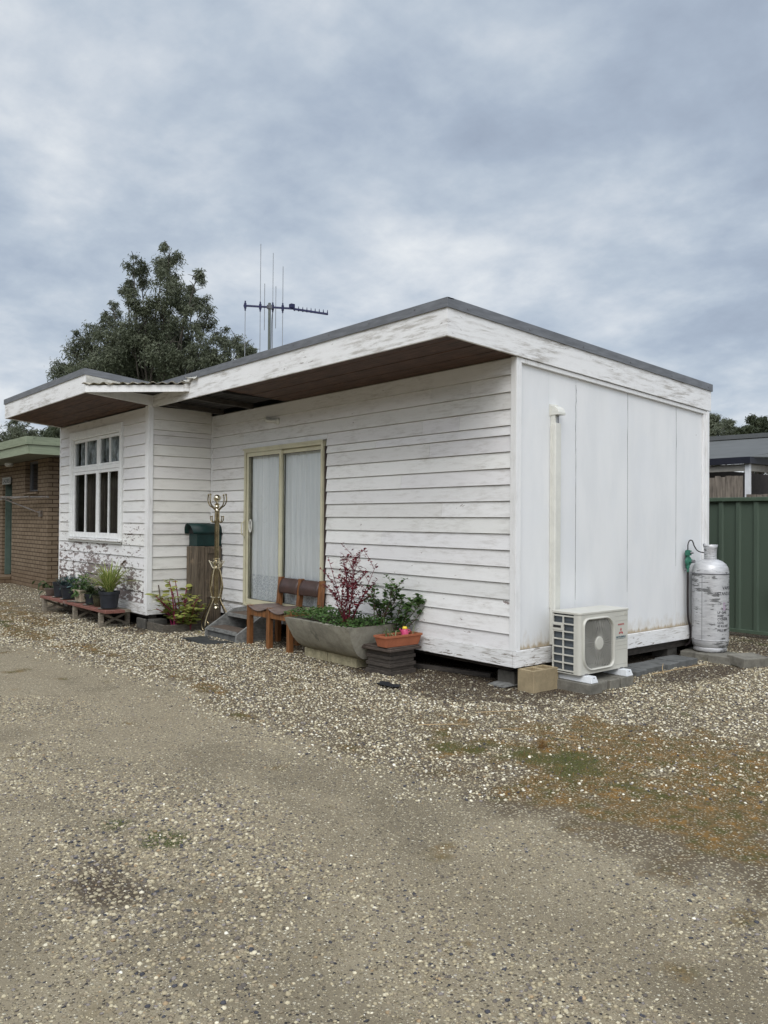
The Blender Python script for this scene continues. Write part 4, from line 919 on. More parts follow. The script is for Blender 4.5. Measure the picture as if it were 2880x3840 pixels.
# flat pavers along the wall
GP='dark flat pavers lying along the end wall'
for i,(x0,x1,y0,y1,r_,lb) in enumerate(((.02,.33,1.40,1.62,4,'dark flat paver nearest the air conditioner in the row along the wall'),(.04,.30,1.63,1.98,-2,'long dark flat paver in the middle of the row along the wall'),(.05,.33,1.99,2.22,3,'dark flat paver next after the long middle one along the wall'),(.03,.32,2.24,2.60,-2,'dark flat paver beside the gas bottle slab'))):
    blk('flat_paver',x0,x1,y0,y1,-.02,.042+.004*i,M['paver2'],lb,'paver',GP,r_)
GG='concrete pavers under the gas bottle'
for x0,x1,y0,y1,r_,h_,lb in ((-.03,.17,2.80,3.2,12,.075,'grey concrete paver under the wall side of the gas bottle'),(.175,.345,2.76,3.2,8,.078,'grey concrete paver under the middle of the gas bottle'),(.35,.60,2.74,3.15,4,.080,'grey concrete paver under the fence side of the gas bottle')):
    blk('concrete_paver',x0,x1,y0,y1,-.02,h_,M['paver'],lb,'paver',GG,r_)
blk('concrete_paver',.60,.84,2.72,3.07,0,.105,M['paver'],'loose tilted concrete paver at the right end of the gas bottle slab','paver',None,-18,.01,5)
blk('wall_brick',-.17,.0,1.27,1.36,.0,.13,M['stump'],'small grey hollow block upright under the cabin behind the air conditioner','block')
# ------------------------------------------------------------------ gas bottle
gx_,gy_=.235,3.03; gr_=.195
Gs=thing('gas_cylinder','tall scuffed silver gas cylinder with black stencil lettering standing on pavers','gas cylinder',(gx_,gy_,.08))
mb=MB(); prof=[(.12,.13),(.165,.125),(.185,.15),(.194,.19),(gr_,.225),(gr_,.93),(gr_*.995,.97),(.185,1.01),(.163,1.05),(.125,1.08),(.08,1.098),(.001,1.10)]
mb.lathe([(r,z-.0) for r,z in prof],(gx_,gy_,0),56); mb.build('tank',M['cyl'],Gs,smooth=True,angle=60)
mb=MB(); mb.lathe([(.155,.081),(.17,.085),(.178,.10),(.174,.13),(.160,.16),(.150,.16),(.150,.09)],(gx_,gy_,0),48); mb.build('foot_ring',M['cyl'],Gs,smooth=True,angle=50)
mb=MB(); mb.lathe([(gr_+.0005,.21),(gr_+.0035,.213),(gr_+.0035,.219),(gr_+.0005,.222)],(gx_,gy_,0),56); mb.build('weld_seam',M['cyl'],Gs,smooth=True)
mb=MB(); mb.lathe([(gr_+.0005,.935),(gr_+.004,.939),(gr_+.004,.946),(gr_-.001,.95)],(gx_,gy_,0),56); mb.build('weld_seam',M['greymetal'],Gs,smooth=True)
ang0=math.atan2(CAM.y-gy_,CAM.x-gx_)   # direction that faced the yard
th=ang0-.42*1.0
mb=MB(); mb.tube([(gx_+(gr_+.001)*math.cos(ang0-.45),gy_+(gr_+.001)*math.sin(ang0-.45),z) for z in (.22,.6,.94)],.0022,6); mb.build('vertical_seam',M['greymetal'],Gs)
mb=MB(); n=40; V_=[];F_=[]; r0_,h0_,h1_=.068,1.085,1.262
for k in range(n+1):
    a=ang0-PI*.98+1.80*PI*k/n+.55; fl=.014*ss(.5,1,np.array(1.)) ; 
    for j in range(6):
        t=j/5; r=r0_-.004*math.sin(PI*t)+(.012*t**4)+(.022*t**3 if k<3 else 0); V_.append((gx_+r*math.cos(a),gy_+r*math.sin(a),h0_+(h1_-h0_)*t+(0.006*t if k<4 else 0)))
for k in range(n):
    for j in range(5): q=k*6+j; F_.append((q,q+6,q+7,q+1))
mb.add(V_,F_); cl=mb.build('valve_collar',M['cyl'],Gs,smooth=True); so_=cl.modifiers.new('thick','SOLIDIFY'); so_.thickness=.006
mb=MB(); mb.lathe([(.02,1.10),(.02,1.15),(.028,1.155),(.028,1.19),(.012,1.2),(.001,1.2)],(gx_,gy_,0),16); mb.tube([(gx_,gy_,1.165),(gx_-.05,gy_+.02,1.17)],.012); mb.build('valve',M['brass'],Gs,smooth=True)
def stencil(mb,s,size,z,a_start,width=None,bold=.0006):
    V,F=text_mesh(s,size,0,bold); w=max(v[0] for v in V); k=(width/w) if width else 1
    mb.add([(gx_+(gr_+.0012)*math.cos(a_start+v[0]*k/gr_),gy_+(gr_+.0012)*math.sin(a_start+v[0]*k/gr_),z+v[1]) for v in V],F)
mb=MB(); aS=ang0+.38
stencil(mb,'VAPOUR',.052,.775,aS+.30,.20); stencil(mb,'STAND-ON',.050,.715,aS-.02,.24)
for i,(t,w) in enumerate((('LP GAS',.115),('KEEP',.075),('CYLINDER',.14),('COOL',.08),('45 KG NET',.15),('FILL BY',.13))): stencil(mb,t,.034,.515-.037*i-(.010 if i==5 else 0),aS-.0,w,.0008)
mb.build('stencil_lettering',M['black_ink'],Gs)
mb=MB(); V_=[];F_=[]
for (a0,a1,z0,z1) in ((.36,.52,.62,.635),(.36,.42,.565,.62),(.36,.52,.55,.565),(.46,.52,.565,.60),(.40,.46,.595,.605)):
    ks=5; o_=len(V_)
    for i in range(ks+1):
        a=aS+a0+(a1-a0)*i/ks; V_+=[(gx_+(gr_+.0012)*math.cos(a),gy_+(gr_+.0012)*math.sin(a),z0),(gx_+(gr_+.0012)*math.cos(a),gy_+(gr_+.0012)*math.sin(a),z1)]
    F_+=[(o_+2*i,o_+2*i+2,o_+2*i+3,o_+2*i+1) for i in range(ks)]
mb.add(V_,F_); mb.build('faded_stencil',M['purple_ink'],Gs)
for a in (-.9,-.25,.5,1.2):
    mb=MB(); aa=ang0+a; mb.M=Matrix.Translation((gx_,gy_,.150))@Matrix.Rotation(aa,4,'Z'); mb.box(.168,.175,-.025,.025,-.008,.008); mb.build('drain_slot',M['ac_dark'],Gs)
# regulator on the wall
Rg=thing('gas_regulator','green gas regulator with black hose fixed to the end wall beside the gas bottle','regulator',(.03,2.86,1.1))
mb=MB(); mb.box(.034,.045,2.83,2.90,.99,1.17); mb.build('back_plate',M['greymetal'],Rg)
mb=MB(); mb.M=Matrix.Translation((.05,2.865,1.075))@Matrix.Rotation(R(90),4,'Y'); mb.lathe([(.05,0),(.055,.01),(.05,.025),(.025,.035),(.022,.06)],(0,0,0),20); mb.M=None
mb.box(.045,.085,2.825,2.895,1.14,1.195); mb.tube([(.06,2.86,1.0),(.06,2.86,1.2)],.022); mb.tube([(.06,2.86,.955),(.06,2.86,1.0)],.014); mb.build('regulator_body',M['reg'],Rg,smooth=True)
mb=MB(); mb.tube([(.11,2.865,1.075),(.14,2.865,1.075)],.018); mb.tube([(.085,2.87,1.17),(.115,2.88,1.17)],.012); mb.tube([(.05,2.86,.965),(.05,2.86,.985)],.019,6); mb.build('brass_fitting',M['greymetal'],Rg,smooth=True)
def bez(P,n=10):
    P=[Vector(p) for p in P]; out=[]
    for i in range(len(P)-1):
        p0=P[max(i-1,0)];p1=P[i];p2=P[i+1];p3=P[min(i+2,len(P)-1)]
        for k in range(n):
            t=k/n; out.append(.5*((2*p1)+(-p0+p2)*t+(2*p0-5*p1+4*p2-p3)*t*t+(-p0+3*p1-3*p2+p3)*t**3))
    out.append(P[-1]); return out
mb=MB(); mb.tube(bez([(.06,2.86,1.19),(.06,2.862,1.26),(.065,2.89,1.305),(.07,2.94,1.30),(.08,2.965,1.24),(.10,3.0,1.19),(.14,3.03,1.172),(.20,3.03,1.17)]),.0065,8); mb.build('pigtail_hose',M['hose'],Rg,smooth=True)
mb=MB(); mb.tube(bez([(.06,2.86,.96),(.058,2.862,.80),(.056,2.868,.55),(.058,2.88,.42),(.062,2.915,.33),(.06,2.93,.25),(.045,2.93,.16),(.0,2.92,.12)]),.0125,8); mb.build('gas_pipe',M['hose'],Rg,smooth=True)
# ------------------------------------------------------------------ green steel fence
Fc_=thing('steel_fence','green corrugated steel fence closing the yard behind the gas bottle','fence',(2.0,5.05,0))
mb=MB(); V_=[];F_=[]
xs=[];x=-9.5
while x<9:
    for dx,dy in ((0,0),(.15,0),(.165,-.028),(.21,-.028),(.225,0),(.2399,0)): xs.append((x+dx,5.05+dy))
    x+=.24
for (x,y) in xs: V_+= [(x,y,.07),(x,y,1.82)]
for i in range(len(xs)-1): F_.append((2*i,2*i+2,2*i+3,2*i+1))
mb.add(V_,F_); mb.build('sheeting',M['fence'],Fc_)
mb=MB(); mb.box(-9.5,9,5.0,5.09,1.80,1.852); mb.build('top_rail',M['fence_cap'],Fc_,bev=.004)
mb=MB(); mb.box(-9.5,9,5.0,5.09,.045,.09); mb.build('bottom_rail',M['fence_cap'],Fc_,bev=.004)
for x in (-6.8,-4.4,-2.05,.33,2.7): 
    mb=MB(); mb.box(x-.03,x+.03,4.985,5.045,0,1.80); mb.build('post',M['fence'],Fc_) if x>2 or x<-3 else None
# little terracotta pot behind the bottle
o=MB(); o.lathe([(.05,0),(.075,.13),(.085,.135),(.085,.16),(.075,.16),(.06,.02),(0.001,.02)],(.15,4.92,.55),24); o.box(.08,.22,4.97,5.0,.60,.69); o=o.build('wall_pot',M['terra'],None,origin=(.15,4.92,.55),smooth=True); tag(o,'small terracotta pot hung on the green fence behind the gas bottle','pot')
# ------------------------------------------------------------------ neighbour house + paling fence (beyond the steel fence)
N=thing('neighbour_house','low grey steel-roofed house with verandah posts behind the green fence','house',(-2.2,9,0))
mb=MB()
def quad(mb,a,b,c,d,t=.03):
    n_=(Vector(b)-Vector(a)).cross(Vector(d)-Vector(a)).normalized()*t
    P=[Vector(p) for p in (a,b,c,d)]; Q=[p-n_ for p in P]; mb.add(P+Q,[(0,1,2,3),(7,6,5,4),(0,4,5,1),(1,5,6,2),(2,6,7,3),(3,7,4,0)])
quad(mb,(-16,8.95,2.725),(-2.15,8.95,2.725),(-.75,13.4,3.50),(-16,13.4,3.62)); quad(mb,(-2.15,8.95,2.725),(1.3,14.0,2.72),(-.75,13.5,3.45),(-.75,13.4,3.50),.02)
mb.build('roof',M['roofgrey'],N)
mb=MB(); mb.prism([(-16,3.62),(-.70,3.50),(-.70,3.60),(-16,3.74)],13.3,13.5,'y'); mb.tube([(-3.2,13.4,3.73),(-2.1,22,3.95)],.08) if 0 else None; mb.build('ridge_cap',M['roofgrey'],N)
mb=MB(); mb.box(-16,-2.10,8.90,8.98,2.60,2.72); mb.box(-2.18,-2.10,8.98,22,2.60,2.72); mb.build('gutter',M['navy'],N)
mb=MB(); mb.box(-16,-2.24,9.0,9.06,2.47,2.597); mb.box(-2.24,-2.18,9.06,22,2.47,2.597) ; mb.build('verandah_beam',M['beigebeam'],N)
for y in (9.03,12.5,16): 
    mb=MB(); mb.box(-2.24,-2.16,y-.04,y+.04,0,2.60); mb.build('verandah_post',M['whitepost'],N)
for x in (-6.2,-10.2): 
    mb=MB(); mb.box(x-.04,x+.04,8.99,9.07,0,2.60); mb.build('verandah_post',M['whitepost'],N)
mb=MB(); mb.box(-16,-4.2,11.4,11.5,0,2.7); mb.box(-4.3,-4.2,11.5,22,0,2.7); mb.build('wall',plain('dark_brown_wall',(.05,.042,.038),.8),N)  # wall in one even dark brown
mb=MB(); mb.box(-2.16,-2.10,9.06,9.30,1.4,2.47) if 0 else None
def palings(x0,x1,y,h,name,label,axis='x'):
    o=thing(name,label,'fence',((x0+x1)/2,y,0)); mb=MB(); x=x0
    while x<x1:
        w=random.uniform(.09,.11); hh=h+random.uniform(-.015,.015); yo=random.uniform(-.004,.004)
        (mb.box(x,x+w-.006,y+yo,y+.016+yo,.05,hh)); x+=w
    mb.build('paling_boards',M['paling'],o)
    mb=MB(); 
    for z in (.4,h-.25): mb.box(x0,x1,y+.022,y+.065,z,z+.08)
    mb.build('rail',M['paling'],o); return o
palings(-9,-1.96,8.2,2.33,'paling_fence','taller grey timber paling fence under the neighbouring verandah')
palings(-1.93,6,8.4,2.02,'paling_fence','lower grey timber paling fence right of the white verandah post')
# ------------------------------------------------------------------ brick amenities block on the left
B=thing('brick_building','tan brick toilet block with faded green fascia and sage door, left of the cabin','building',(-15,2,0))
def wallbox(mb,x0,x1,y0,y1,z0,z1): mb.box(x0,x1,y0,y1,z0,z1)
mb=MB()
mb.box(-30,-15.72,-.0+.3,.55,-.05,2.95); mb.box(-15.72,-15.62,-.0,.55,-.05,2.95) if 0 else None
mb.box(-15.62,-15.60,-.2,.3,-.05,2.95) if 0 else None
for a,b,c,d in ((-14.95,-13.95,-.05,2.95),(-13.06,-12.37,-.05,2.95),(-13.95,-13.06,-.05,2.06),(-13.95,-13.06,2.74,2.95),(-15.72,-14.95,2.46,2.95)): mb.box(a,b,-.2,.03,c,d)
mb.box(-12.6,-12.372,.03,6,-.05,2.95); mb.box(-30,-12.6,5.8,6,-.05,2.9); mb.box(-18.5,-15.72,-.2,.03,-.05,2.95)
mb.build('wall',M['brick'],B)
mb=MB(); mb.box(-15.72,-14.95,-.02,.02,.18,2.30); mb.build('door',M['greendoor'],B)
mb=MB(); mb.box(-15.75,-15.66,-.14,-.03,.16,2.30); mb.build('door_frame',M['greendoor'],B); mb=MB(); mb.box(-15.0,-14.952,-.14,-.03,.16,2.30); mb.build('door_frame',M['greendoor'],B)
mb=MB(); mb.box(-15.9,-14.9,-.45,-.02,-.03,.15); mb.build('door_step',M['brick'],B)
sg=MB(); sg.box(-15.68,-15.02,-.225,-.205,2.29,2.45); sgo=sg.build('sign',M['lampw'],B)
V,F=text_mesh('LADIES',.13,0,.003); w=max(v[0] for v in V); mb=MB(); mb.add([(-15.63+v[0]*.56/w,-.2265,2.325+v[1]) for v in V],F); mb.build('lettering',M['black_ink'],sgo)
mb=MB(); mb.box(-13.95,-13.90,-.10,-.05,2.08,2.74); mb.box(-13.11,-13.06,-.10,-.05,2.08,2.74); mb.box(-13.90,-13.11,-.10,-.05,2.70,2.74); mb.box(-13.90,-13.11,-.10,-.05,2.08,2.12)
w_=mb.build('window',M['greymetal'],B); mb=MB(); mb.box(-13.9,-13.11,-.07,-.06,2.12,2.7); mb.build('pane',plain('dark_pane',(.02,.02,.022),.15),w_); mb=MB(); mb.box(-14.0,-13.0,-.25,-.05,2.02,2.075); mb.build('sill',M['brick'],w_)
mb=MB(); mb.box(-30,-11.62,-.80,6.4,2.77,2.93); mb.build('roof',M['flash'],B)
mb=MB(); mb.box(-30,-11.60,-.83,-.80,2.755,2.93); mb.box(-11.618,-11.588,-.80,6.4,2.755,2.93); mb.build('fascia',M['greenfascia'],B)
mb=MB(); mb.prism([(-.86,2.935),(-.83,2.935),(-.83,3.09),(-.875,3.09)],-30,-11.60,'x'); mb.prism([(-11.587,2.935),(-11.56,2.935),(-11.545,3.09),(-11.59,3.09)],-.875,6.4,'y') ; mb.build('gutter',M['greenfascia'],B)
mb=MB(); mb.box(-30,-11.6,-.82,6.4,3.085,3.095); mb.build('roof_sheet',M['greenfascia'],B)
mb=MB(); mb.box(-30,-11.62,-.795,-.2,2.758,2.768); mb.build('eave_lining',plain('grey_green_eave',(.16,.165,.13),.7),B)  # lining in one even grey-green
mb=MB(); mb.M=Matrix.Translation((-13.9,-.55,2.66))@Matrix.Diagonal((1.0,.55,.35,1)); mb.lathe([(.001,-.14),(.10,-.12),(.15,-.03),(.16,.10),(.001,.12)],(0,0,0),20); mb.build('eave_lamp',M['lampw'],B,smooth=True)
Cl=thing('clothes_airer','rusty fold-down clothes airer bars fixed to the tan brick wall','clothesline',(-13.6,-.5,1.9))
mb=MB(); mb.tube([(-17.0,-.85,1.99),(-12.1,-.28,1.93)],.022,8); mb.build('bar',M['cloths'],Cl,smooth=True); mb=MB(); mb.tube([(-16.6,-.30,1.92),(-12.2,-.62,1.93)],.018,8); mb.build('bar',M['cloths'],Cl,smooth=True)
mb=MB(); mb.tube([(-14.6,-.55,1.96),(-12.75,-.22,1.60)],.016,8); mb.build('brace',M['cloths'],Cl,smooth=True)
mb=MB(); mb.box(-12.85,-12.70,-.24,-.2,1.53,1.66); mb.build('bracket',M['cloths'],Cl)
blk('door_mat',-17.2,-16.1,-.95,-.5,0,.02,M['rubber'],'dark mat on the gravel before the brick building','mat')
# ------------------------------------------------------------------ plant bench
Bn=thing('plant_bench','low faded red plank bench on grey cross-braced trestles holding pots under the bay window','bench',(-7.4,-1.2,0))
mb=MB(); mb.box(-8.85,-6.02,-1.40,-1.13,.205,.243); mb.build('plank',M['rail_red'],Bn,bev=.003)
mb=MB(); mb.box(-8.80,-6.10,-1.12,-1.01,.20,.235); mb.build('plank',M['greywood'],Bn,bev=.003)
for x in (-6.30,-7.33,-8.74):
    mb=MB(); mb.box(x-.03,x+.03,-1.39,-1.33,-.01,.204); mb.box(x-.03,x+.03,-1.01,-.955,-.01,.204)
    for a,b in (((-1.33,.03),(-1.01,.17)),((-1.33,.17),(-1.01,.03))):
        xo=.006 if a[1]<b[1] else -.006; mb.prism([(a[0],a[1]-.018),(b[0],b[1]-.018),(b[0],b[1]+.018),(a[0],a[1]+.018)],x+xo-.012,x+xo+.012,'x')
    mb.box(x-.02,x+.02,-1.33,-1.01,-.005,.022); mb.box(x-.02,x+.02,-1.33,-1.01,.178,.203); mb.build('trestle',M['greywood'],Bn,bev=.002)
def pot(x,y,z,rt,rb,h,mat,name='pot',root=None,square=False,rot=0):
    mb=MB(); mb.M=Matrix.Translation((x,y,z))@Matrix.Rotation(R(rot),4,'Z')
    if square:
        prof=[(rb,0),(rb*1.02,.005),(rt*.93,h*.84),(rt,h*.86),(rt,h),(rt*.92,h),(rt*.85,h*.8)]; mb.M=mb.M@Matrix.Rotation(R(45),4,'Z'); mb.lathe([(r*1.3,zz) for r,zz in prof],(0,0,0),4)
        o=mb.build(name,mat,root,bev=.004)
    else:
        mb.lathe([(rb*.9,0),(rb,.006),(rt*.95,h*.82),(rt*1.03,h*.83),(rt*1.04,h),(rt*.95,h),(rt*.9,h*.8)],(0,0,0),28); o=mb.build(name,mat,root,smooth=True,angle=40)
    s=MB(); s.lathe([(.001,0),(rt*.9,0)],(x,y,z+h*.82),20); s.build('soil',M['soilm'],root); return o
def saucer(x,y,z,r,label):
    mb=MB(); mb.lathe([(r*.85,0),(r,.012),(r*.95,.012),(r*.8,.004),(.001,.004)],(x,y,z),26); o=mb.build('saucer',M['saucer'],None,origin=(x,y,z),smooth=True); tag(o,label,'saucer','saucers on the plank bench'); return o
def rdir(n,up=.5,sp=1.0):
    a=rng.uniform(0,2*PI,n); z=up+rng.uniform(-.4,.4,n); return np.stack([np.cos(a)*sp,np.sin(a)*sp,z],1)
zt_=.2435
# 1 bowl with trailing plant
saucer(-8.72,-1.27,zt_,.10,'saucer under the small brown bowl at the far end of the bench')
p=thing('potted_plant','small brown bowl with drooping leaves at the far left end of the bench','potted plant',(-8.72,-1.27,zt_+.01),'potted plants on the plank bench')
pot(-8.72,-1.27,zt_+.012,.105,.07,.115,M['brown_bowl'],'pot',p)
P=np.array([(-8.72,-1.27,zt_+.12)])+rng.normal(0,.06,(46,3))*[1.2,1.2,.5]+rng.uniform(0,.1,(46,1))*[-1.2,-.6,1]; leaves(P,rdir(46,.1),.10,.38,M['l_dark'],'foliage',p,droop=.5)
mb=MB(); mb.tube(bez([(-8.70,-1.28,zt_+.1),(-8.76,-1.36,zt_+.22),(-8.86,-1.40,zt_+.20),(-8.88,-1.42,zt_+.08)]),.008,6); mb.build('stem',M['l_onion'],p)
# 2 black pot with bare stub
saucer(-8.36,-1.25,zt_,.12,'pale saucer under the tall black pot with bare stubs'); p=thing('potted_plant','tall black plastic pot with only bare stubs and a few leaves','potted plant',(-8.36,-1.25,zt_),'potted plants on the plank bench')
pot(-8.36,-1.25,zt_+.012,.105,.08,.235,M['black_pot'],'pot',p)
leaves(np.array([(-8.36,-1.25,zt_+.24)])+rng.normal(0,.03,(14,3)),rdir(14,.4),.05,.4,M['l_green'],'foliage',p); mb=MB(); mb.tube([(-8.33,-1.25,zt_+.2),(-8.33,-1.25,zt_+.37)],.009,6); mb.build('stem',M['stem'],p)
# 3 blue black pot with blue-green succulent
saucer(-7.95,-1.24,zt_,.14,'saucer under the wide black pot of blue-green succulents'); p=thing('potted_plant','wide black pot of spilling blue-green succulents','potted plant',(-7.95,-1.24,zt_),'potted plants on the plank bench')
pot(-7.95,-1.24,zt_+.012,.135,.10,.21,M['black_pot'],'pot',p)
P=np.array([(-7.93,-1.24,zt_+.25)])+rng.normal(0,1,(260,3))*[.09,.07,.045]; leaves(P,rdir(260,.55),.12,.14,M['l_blue'],'foliage',p)
mb=MB(); mb.tube([(-7.78,-1.24,zt_+.2),(-7.775,-1.24,zt_+.42),(-7.77,-1.24,zt_+.62)],.003,5); mb.build('stem',M['stem'],p)
o=saucer(-7.55,-1.31,zt_,.10,'empty pale saucer between the wide black pot and the beige pot')
# 4 beige square pot
saucer(-7.36,-1.23,zt_,.135,'saucer under the beige ribbed pot'); p=thing('potted_plant','square beige ribbed pot of soft green foliage','potted plant',(-7.36,-1.23,zt_),'potted plants on the plank bench')
pot(-7.36,-1.23,zt_+.012,.125,.088,.185,M['beige_pot'],'pot',p,square=True,rot=8)
P=np.array([(-7.36,-1.23,zt_+.20)])+rng.normal(0,1,(330,3))*[.09,.075,.06]+[0,0,.05]; leaves(P,rdir(330,.7),.08,.22,M['l_green'],'foliage',p)
leaves(np.array([(-7.33,-1.35,zt_+.17)])+rng.normal(0,.02,(26,3)),rdir(26,-.3),.09,.3,M['l_green'],'hanging_leaves',p,droop=.8)
# 5 small black pot, 6 dark glaze
saucer(-6.94,-1.27,zt_,.115,'saucer under the small black pot right of the beige one'); p=thing('potted_plant','small black pot of dark strappy leaves right of the beige pot','potted plant',(-6.94,-1.27,zt_),'potted plants on the plank bench')
pot(-6.94,-1.27,zt_+.012,.09,.07,.15,M['black_pot'],'pot',p); straps((-6.94,-1.27,zt_+.15),26,.26,.012,M['l_dark'],'foliage',p,(.5,1.4),1.0,False); P=np.array([(-6.94,-1.27,zt_+.17)])+rng.normal(0,.05,(120,3)); leaves(P,rdir(120,.5),.10,.2,M['l_dark'],'leaves',p)
p=thing('potted_plant','short dark glazed pot squeezed against the big black pot','potted plant',(-6.62,-1.27,zt_),'potted plants on the plank bench')
pot(-6.66,-1.26,zt_+.002,.085,.065,.16,M['green_glaze'],'pot',p); P=np.array([(-6.66,-1.26,zt_+.16)])+rng.normal(0,.04,(90,3)); leaves(P,rdir(90,.5),.11,.2,M['l_dark'],'foliage',p)
# 7 large pot with striped straps
saucer(-6.29,-1.25,zt_,.155,'saucer under the biggest black pot at the near end of the bench'); p=thing('potted_plant','big black pot with a fountain of yellow-striped strap leaves','potted plant',(-6.29,-1.25,zt_),'potted plants on the plank bench')
pot(-6.29,-1.25,zt_+.012,.14,.112,.235,M['black_pot'],'pot',p); straps((-6.29,-1.25,zt_+.20),120,.52,.015,M['l_strip'],'foliage',p,(.12,1.15),.75)
mb=MB(); mb.tube(bez([(-6.2,-1.24,zt_+.3),(-6.02,-1.22,zt_+.55),(-5.93,-1.2,zt_+.66),(-5.84,-1.2,zt_+.69)]),[.004]*15+[.004+.010*math.sin(PI*i/15) for i in range(16)],6); mb.build('seed_head',M['stem'],p)
# ------------------------------------------------------------------ garden bed with red-stemmed plant
Gb=thing('garden_bed','small dark timber-edged garden bed at the inner corner of the cabin','garden bed',(-5.35,-.55,0))
mb=MB(); mb.box(-5.66,-5.16,-.97,-.93,-.01,.105); mb.build('edging_board',M['bedwood'],Gb,bev=.003)
mb=MB(); mb.box(-5.20,-5.16,-.929,-.22,-.01,.10); mb.build('edging_board',M['bedwood'],Gb,bev=.003)
mb=MB(); mb.box(-5.66,-5.21,-.925,-.2,-.01,.07); mb.build('soil',M['soilm'],Gb)
mb=MB(); mb.box(-5.95,-5.68,-1.0,-.96,.0,.14) ; mb.build('end_block',M['stump'],Gb,bev=.01)
Hp=thing('red_stemmed_plant','leafy yellow-green plant with magenta stems in the timber-edged bed','plant',(-5.35,-.6,.07))
stems=[];P=[];ND=[];T=[]
mb=MB()
for i in range(20):
    a=random.uniform(0,2*PI); r=random.uniform(.0,.14); b=Vector((-5.33+r*math.cos(a),-.62+r*math.sin(a),.06)); le=random.uniform(.05,.34); hh=random.uniform(.15,.42) if i>3 else random.uniform(.5,.62)
    if i<=3: le=.12
    a2=a+random.uniform(-.4,.4); pts=bez([b,b+Vector((math.cos(a2)*le*.35,math.sin(a2)*le*.3,hh*.5)),b+Vector((math.cos(a2)*le,math.sin(a2)*le,hh))],6)
    mb.tube(pts,[.013*(1-.6*k/len(pts)) for k in range(len(pts))],6)
    for k in range(3,len(pts)):
        for q in range(random.choice((1,1,2))):
            P.append(tuple(pts[k]+Vector((random.gauss(0,.02),random.gauss(0,.02),random.gauss(0,.012))))); aa=random.uniform(0,2*PI); ND.append((math.cos(aa),math.sin(aa),.25)); T.append(min(1,max(0,random.gauss(.6+.5*(pts[k].z/.5-.3),.22))))
mb.build('stems',M['stem_mag'],Hp,smooth=True)
leaves(P,ND,.115,.68,M['l_bright'],'leaves',Hp,tone=T)
mb=MB(); mb.tube([(-5.62,-.80,.4),(-5.64,-.82,.60)],.008,6); mb.build('bare_stem',M['stem'],Hp)
P=[(-5.30,-.38,.60)]*1
Hq=thing('climbing_plant','pale yellow-green trailing plant between the letterbox post and the coat stand','plant',(-5.05,-.55,.05))
mb=MB();P=[];ND=[];T=[]
for i in range(10):
    a=random.uniform(0,2*PI); b=Vector((-5.08,-.62,.03)); le=random.uniform(.04,.20); hh=random.uniform(.25,.52)
    pts=bez([b,b+Vector((math.cos(a)*le*.3,math.sin(a)*le*.3,hh*.5)),b+Vector((math.cos(a)*le,math.sin(a)*le,hh))],5); mb.tube(pts,.004,5)
    for k in range(3,len(pts)):
        for q in range(2): P.append(tuple(pts[k])); aa=random.uniform(0,2*PI); ND.append((math.cos(aa),math.sin(aa),.1)); T.append(random.uniform(.4,1))
mb.build('stems',M['stem_red'],Hq); leaves(P,ND,.095,.62,M['l_bright'],'leaves',Hq,tone=T)
# yellowed leaf on the gravel
o=leaves([(-4.86,-.62,.02),(-4.84,-.60,.025)],[(1,.2,.25),(.8,-.4,.2)],.10,.6,M['leafyellow'],'fallen_leaf',None); tag(o,'single pale yellow leaf lying on the gravel by the steps','leaf')
# ------------------------------------------------------------------ letterbox on its post
Lp=thing('letterbox_post','squat weathered timber sleeper stand behind the coat stand','post',(-5.47,-.22,0))
for i,(x0,x1,h_) in enumerate(((-5.63,-5.485,1.125),(-5.478,-5.325,1.13))):
    mb=MB(); mb.box(x0,x1,-.415,-.29,-.01,h_); mb.build('sleeper',M['sleeper'],Lp,bev=.008)
mb=MB(); mb.box(-5.60,-5.335,-.288,-.04,-.01,1.125); mb.build('sleeper',M['sleeper'],Lp,bev=.006)
mb=MB(); mb.box(-5.335,-5.315,-.289,-.25,.1,1.12); mb.box(-5.335,-5.315,-.08,-.04,.1,1.12); mb.box(-5.335,-5.315,-.249,-.081,1.03,1.12); mb.box(-5.335,-5.315,-.249,-.081,.42,.50); mb.build('batten',M['sleeper'],Lp,bev=.004)
Lb=thing('letterbox','dark green arched metal letterbox on the timber sleeper stand','letterbox',(-5.46,-.2,1.13))
mb=MB(); x0,x1=-5.585,-5.345
mb.box(x0,x1,-.40,-.03,1.132,1.30); mb.build('box',M['lbgreen'],Lb,bev=.004)
def arch(x0,x1,z0,h,n=14): 
    cx=(x0+x1)/2; w=(x1-x0)/2; return [(cx+w*math.cos(PI*k/n),z0+h*math.sin(PI*k/n)) for k in range(n+1)]
ar=arch(x0-.012,x1+.012,1.30,.145); V_=[];F_=[]
for k,(x,z) in enumerate(ar): V_+=[(x,-.46-.03*math.sin(PI*k/14),z),(x,-.02,z)]
for k in range(len(ar)-1): F_.append((2*k,2*k+1,2*k+3,2*k+2))
mb=MB(); mb.add(V_,F_); o_=mb.build('arched_lid',M['lbgreen'],Lb,smooth=True); sm=o_.modifiers.new('t','SOLIDIFY'); sm.thickness=.004
mb=MB(); mb.prism([(x,z) for x,z in arch(x0+.004,x1-.004,1.302,.132)],-.40,-.405,'y'); mb.build('opening_shade',M['void'],Lb)  # black plate painted in for the shade inside the open end
mb=MB(); mb.prism([(x,z) for x,z in arch(x0,x1,1.302,.135)],-.02,-.025,'y'); mb.build('end_plate',M['lbgreen'],Lb)
mb=MB(); mb.box(x0+.01,x1-.01,-.39,-.04,1.3005,1.304); mb.build('inside',M['void'],Lb)  # black sheet, interior shade put into its colour
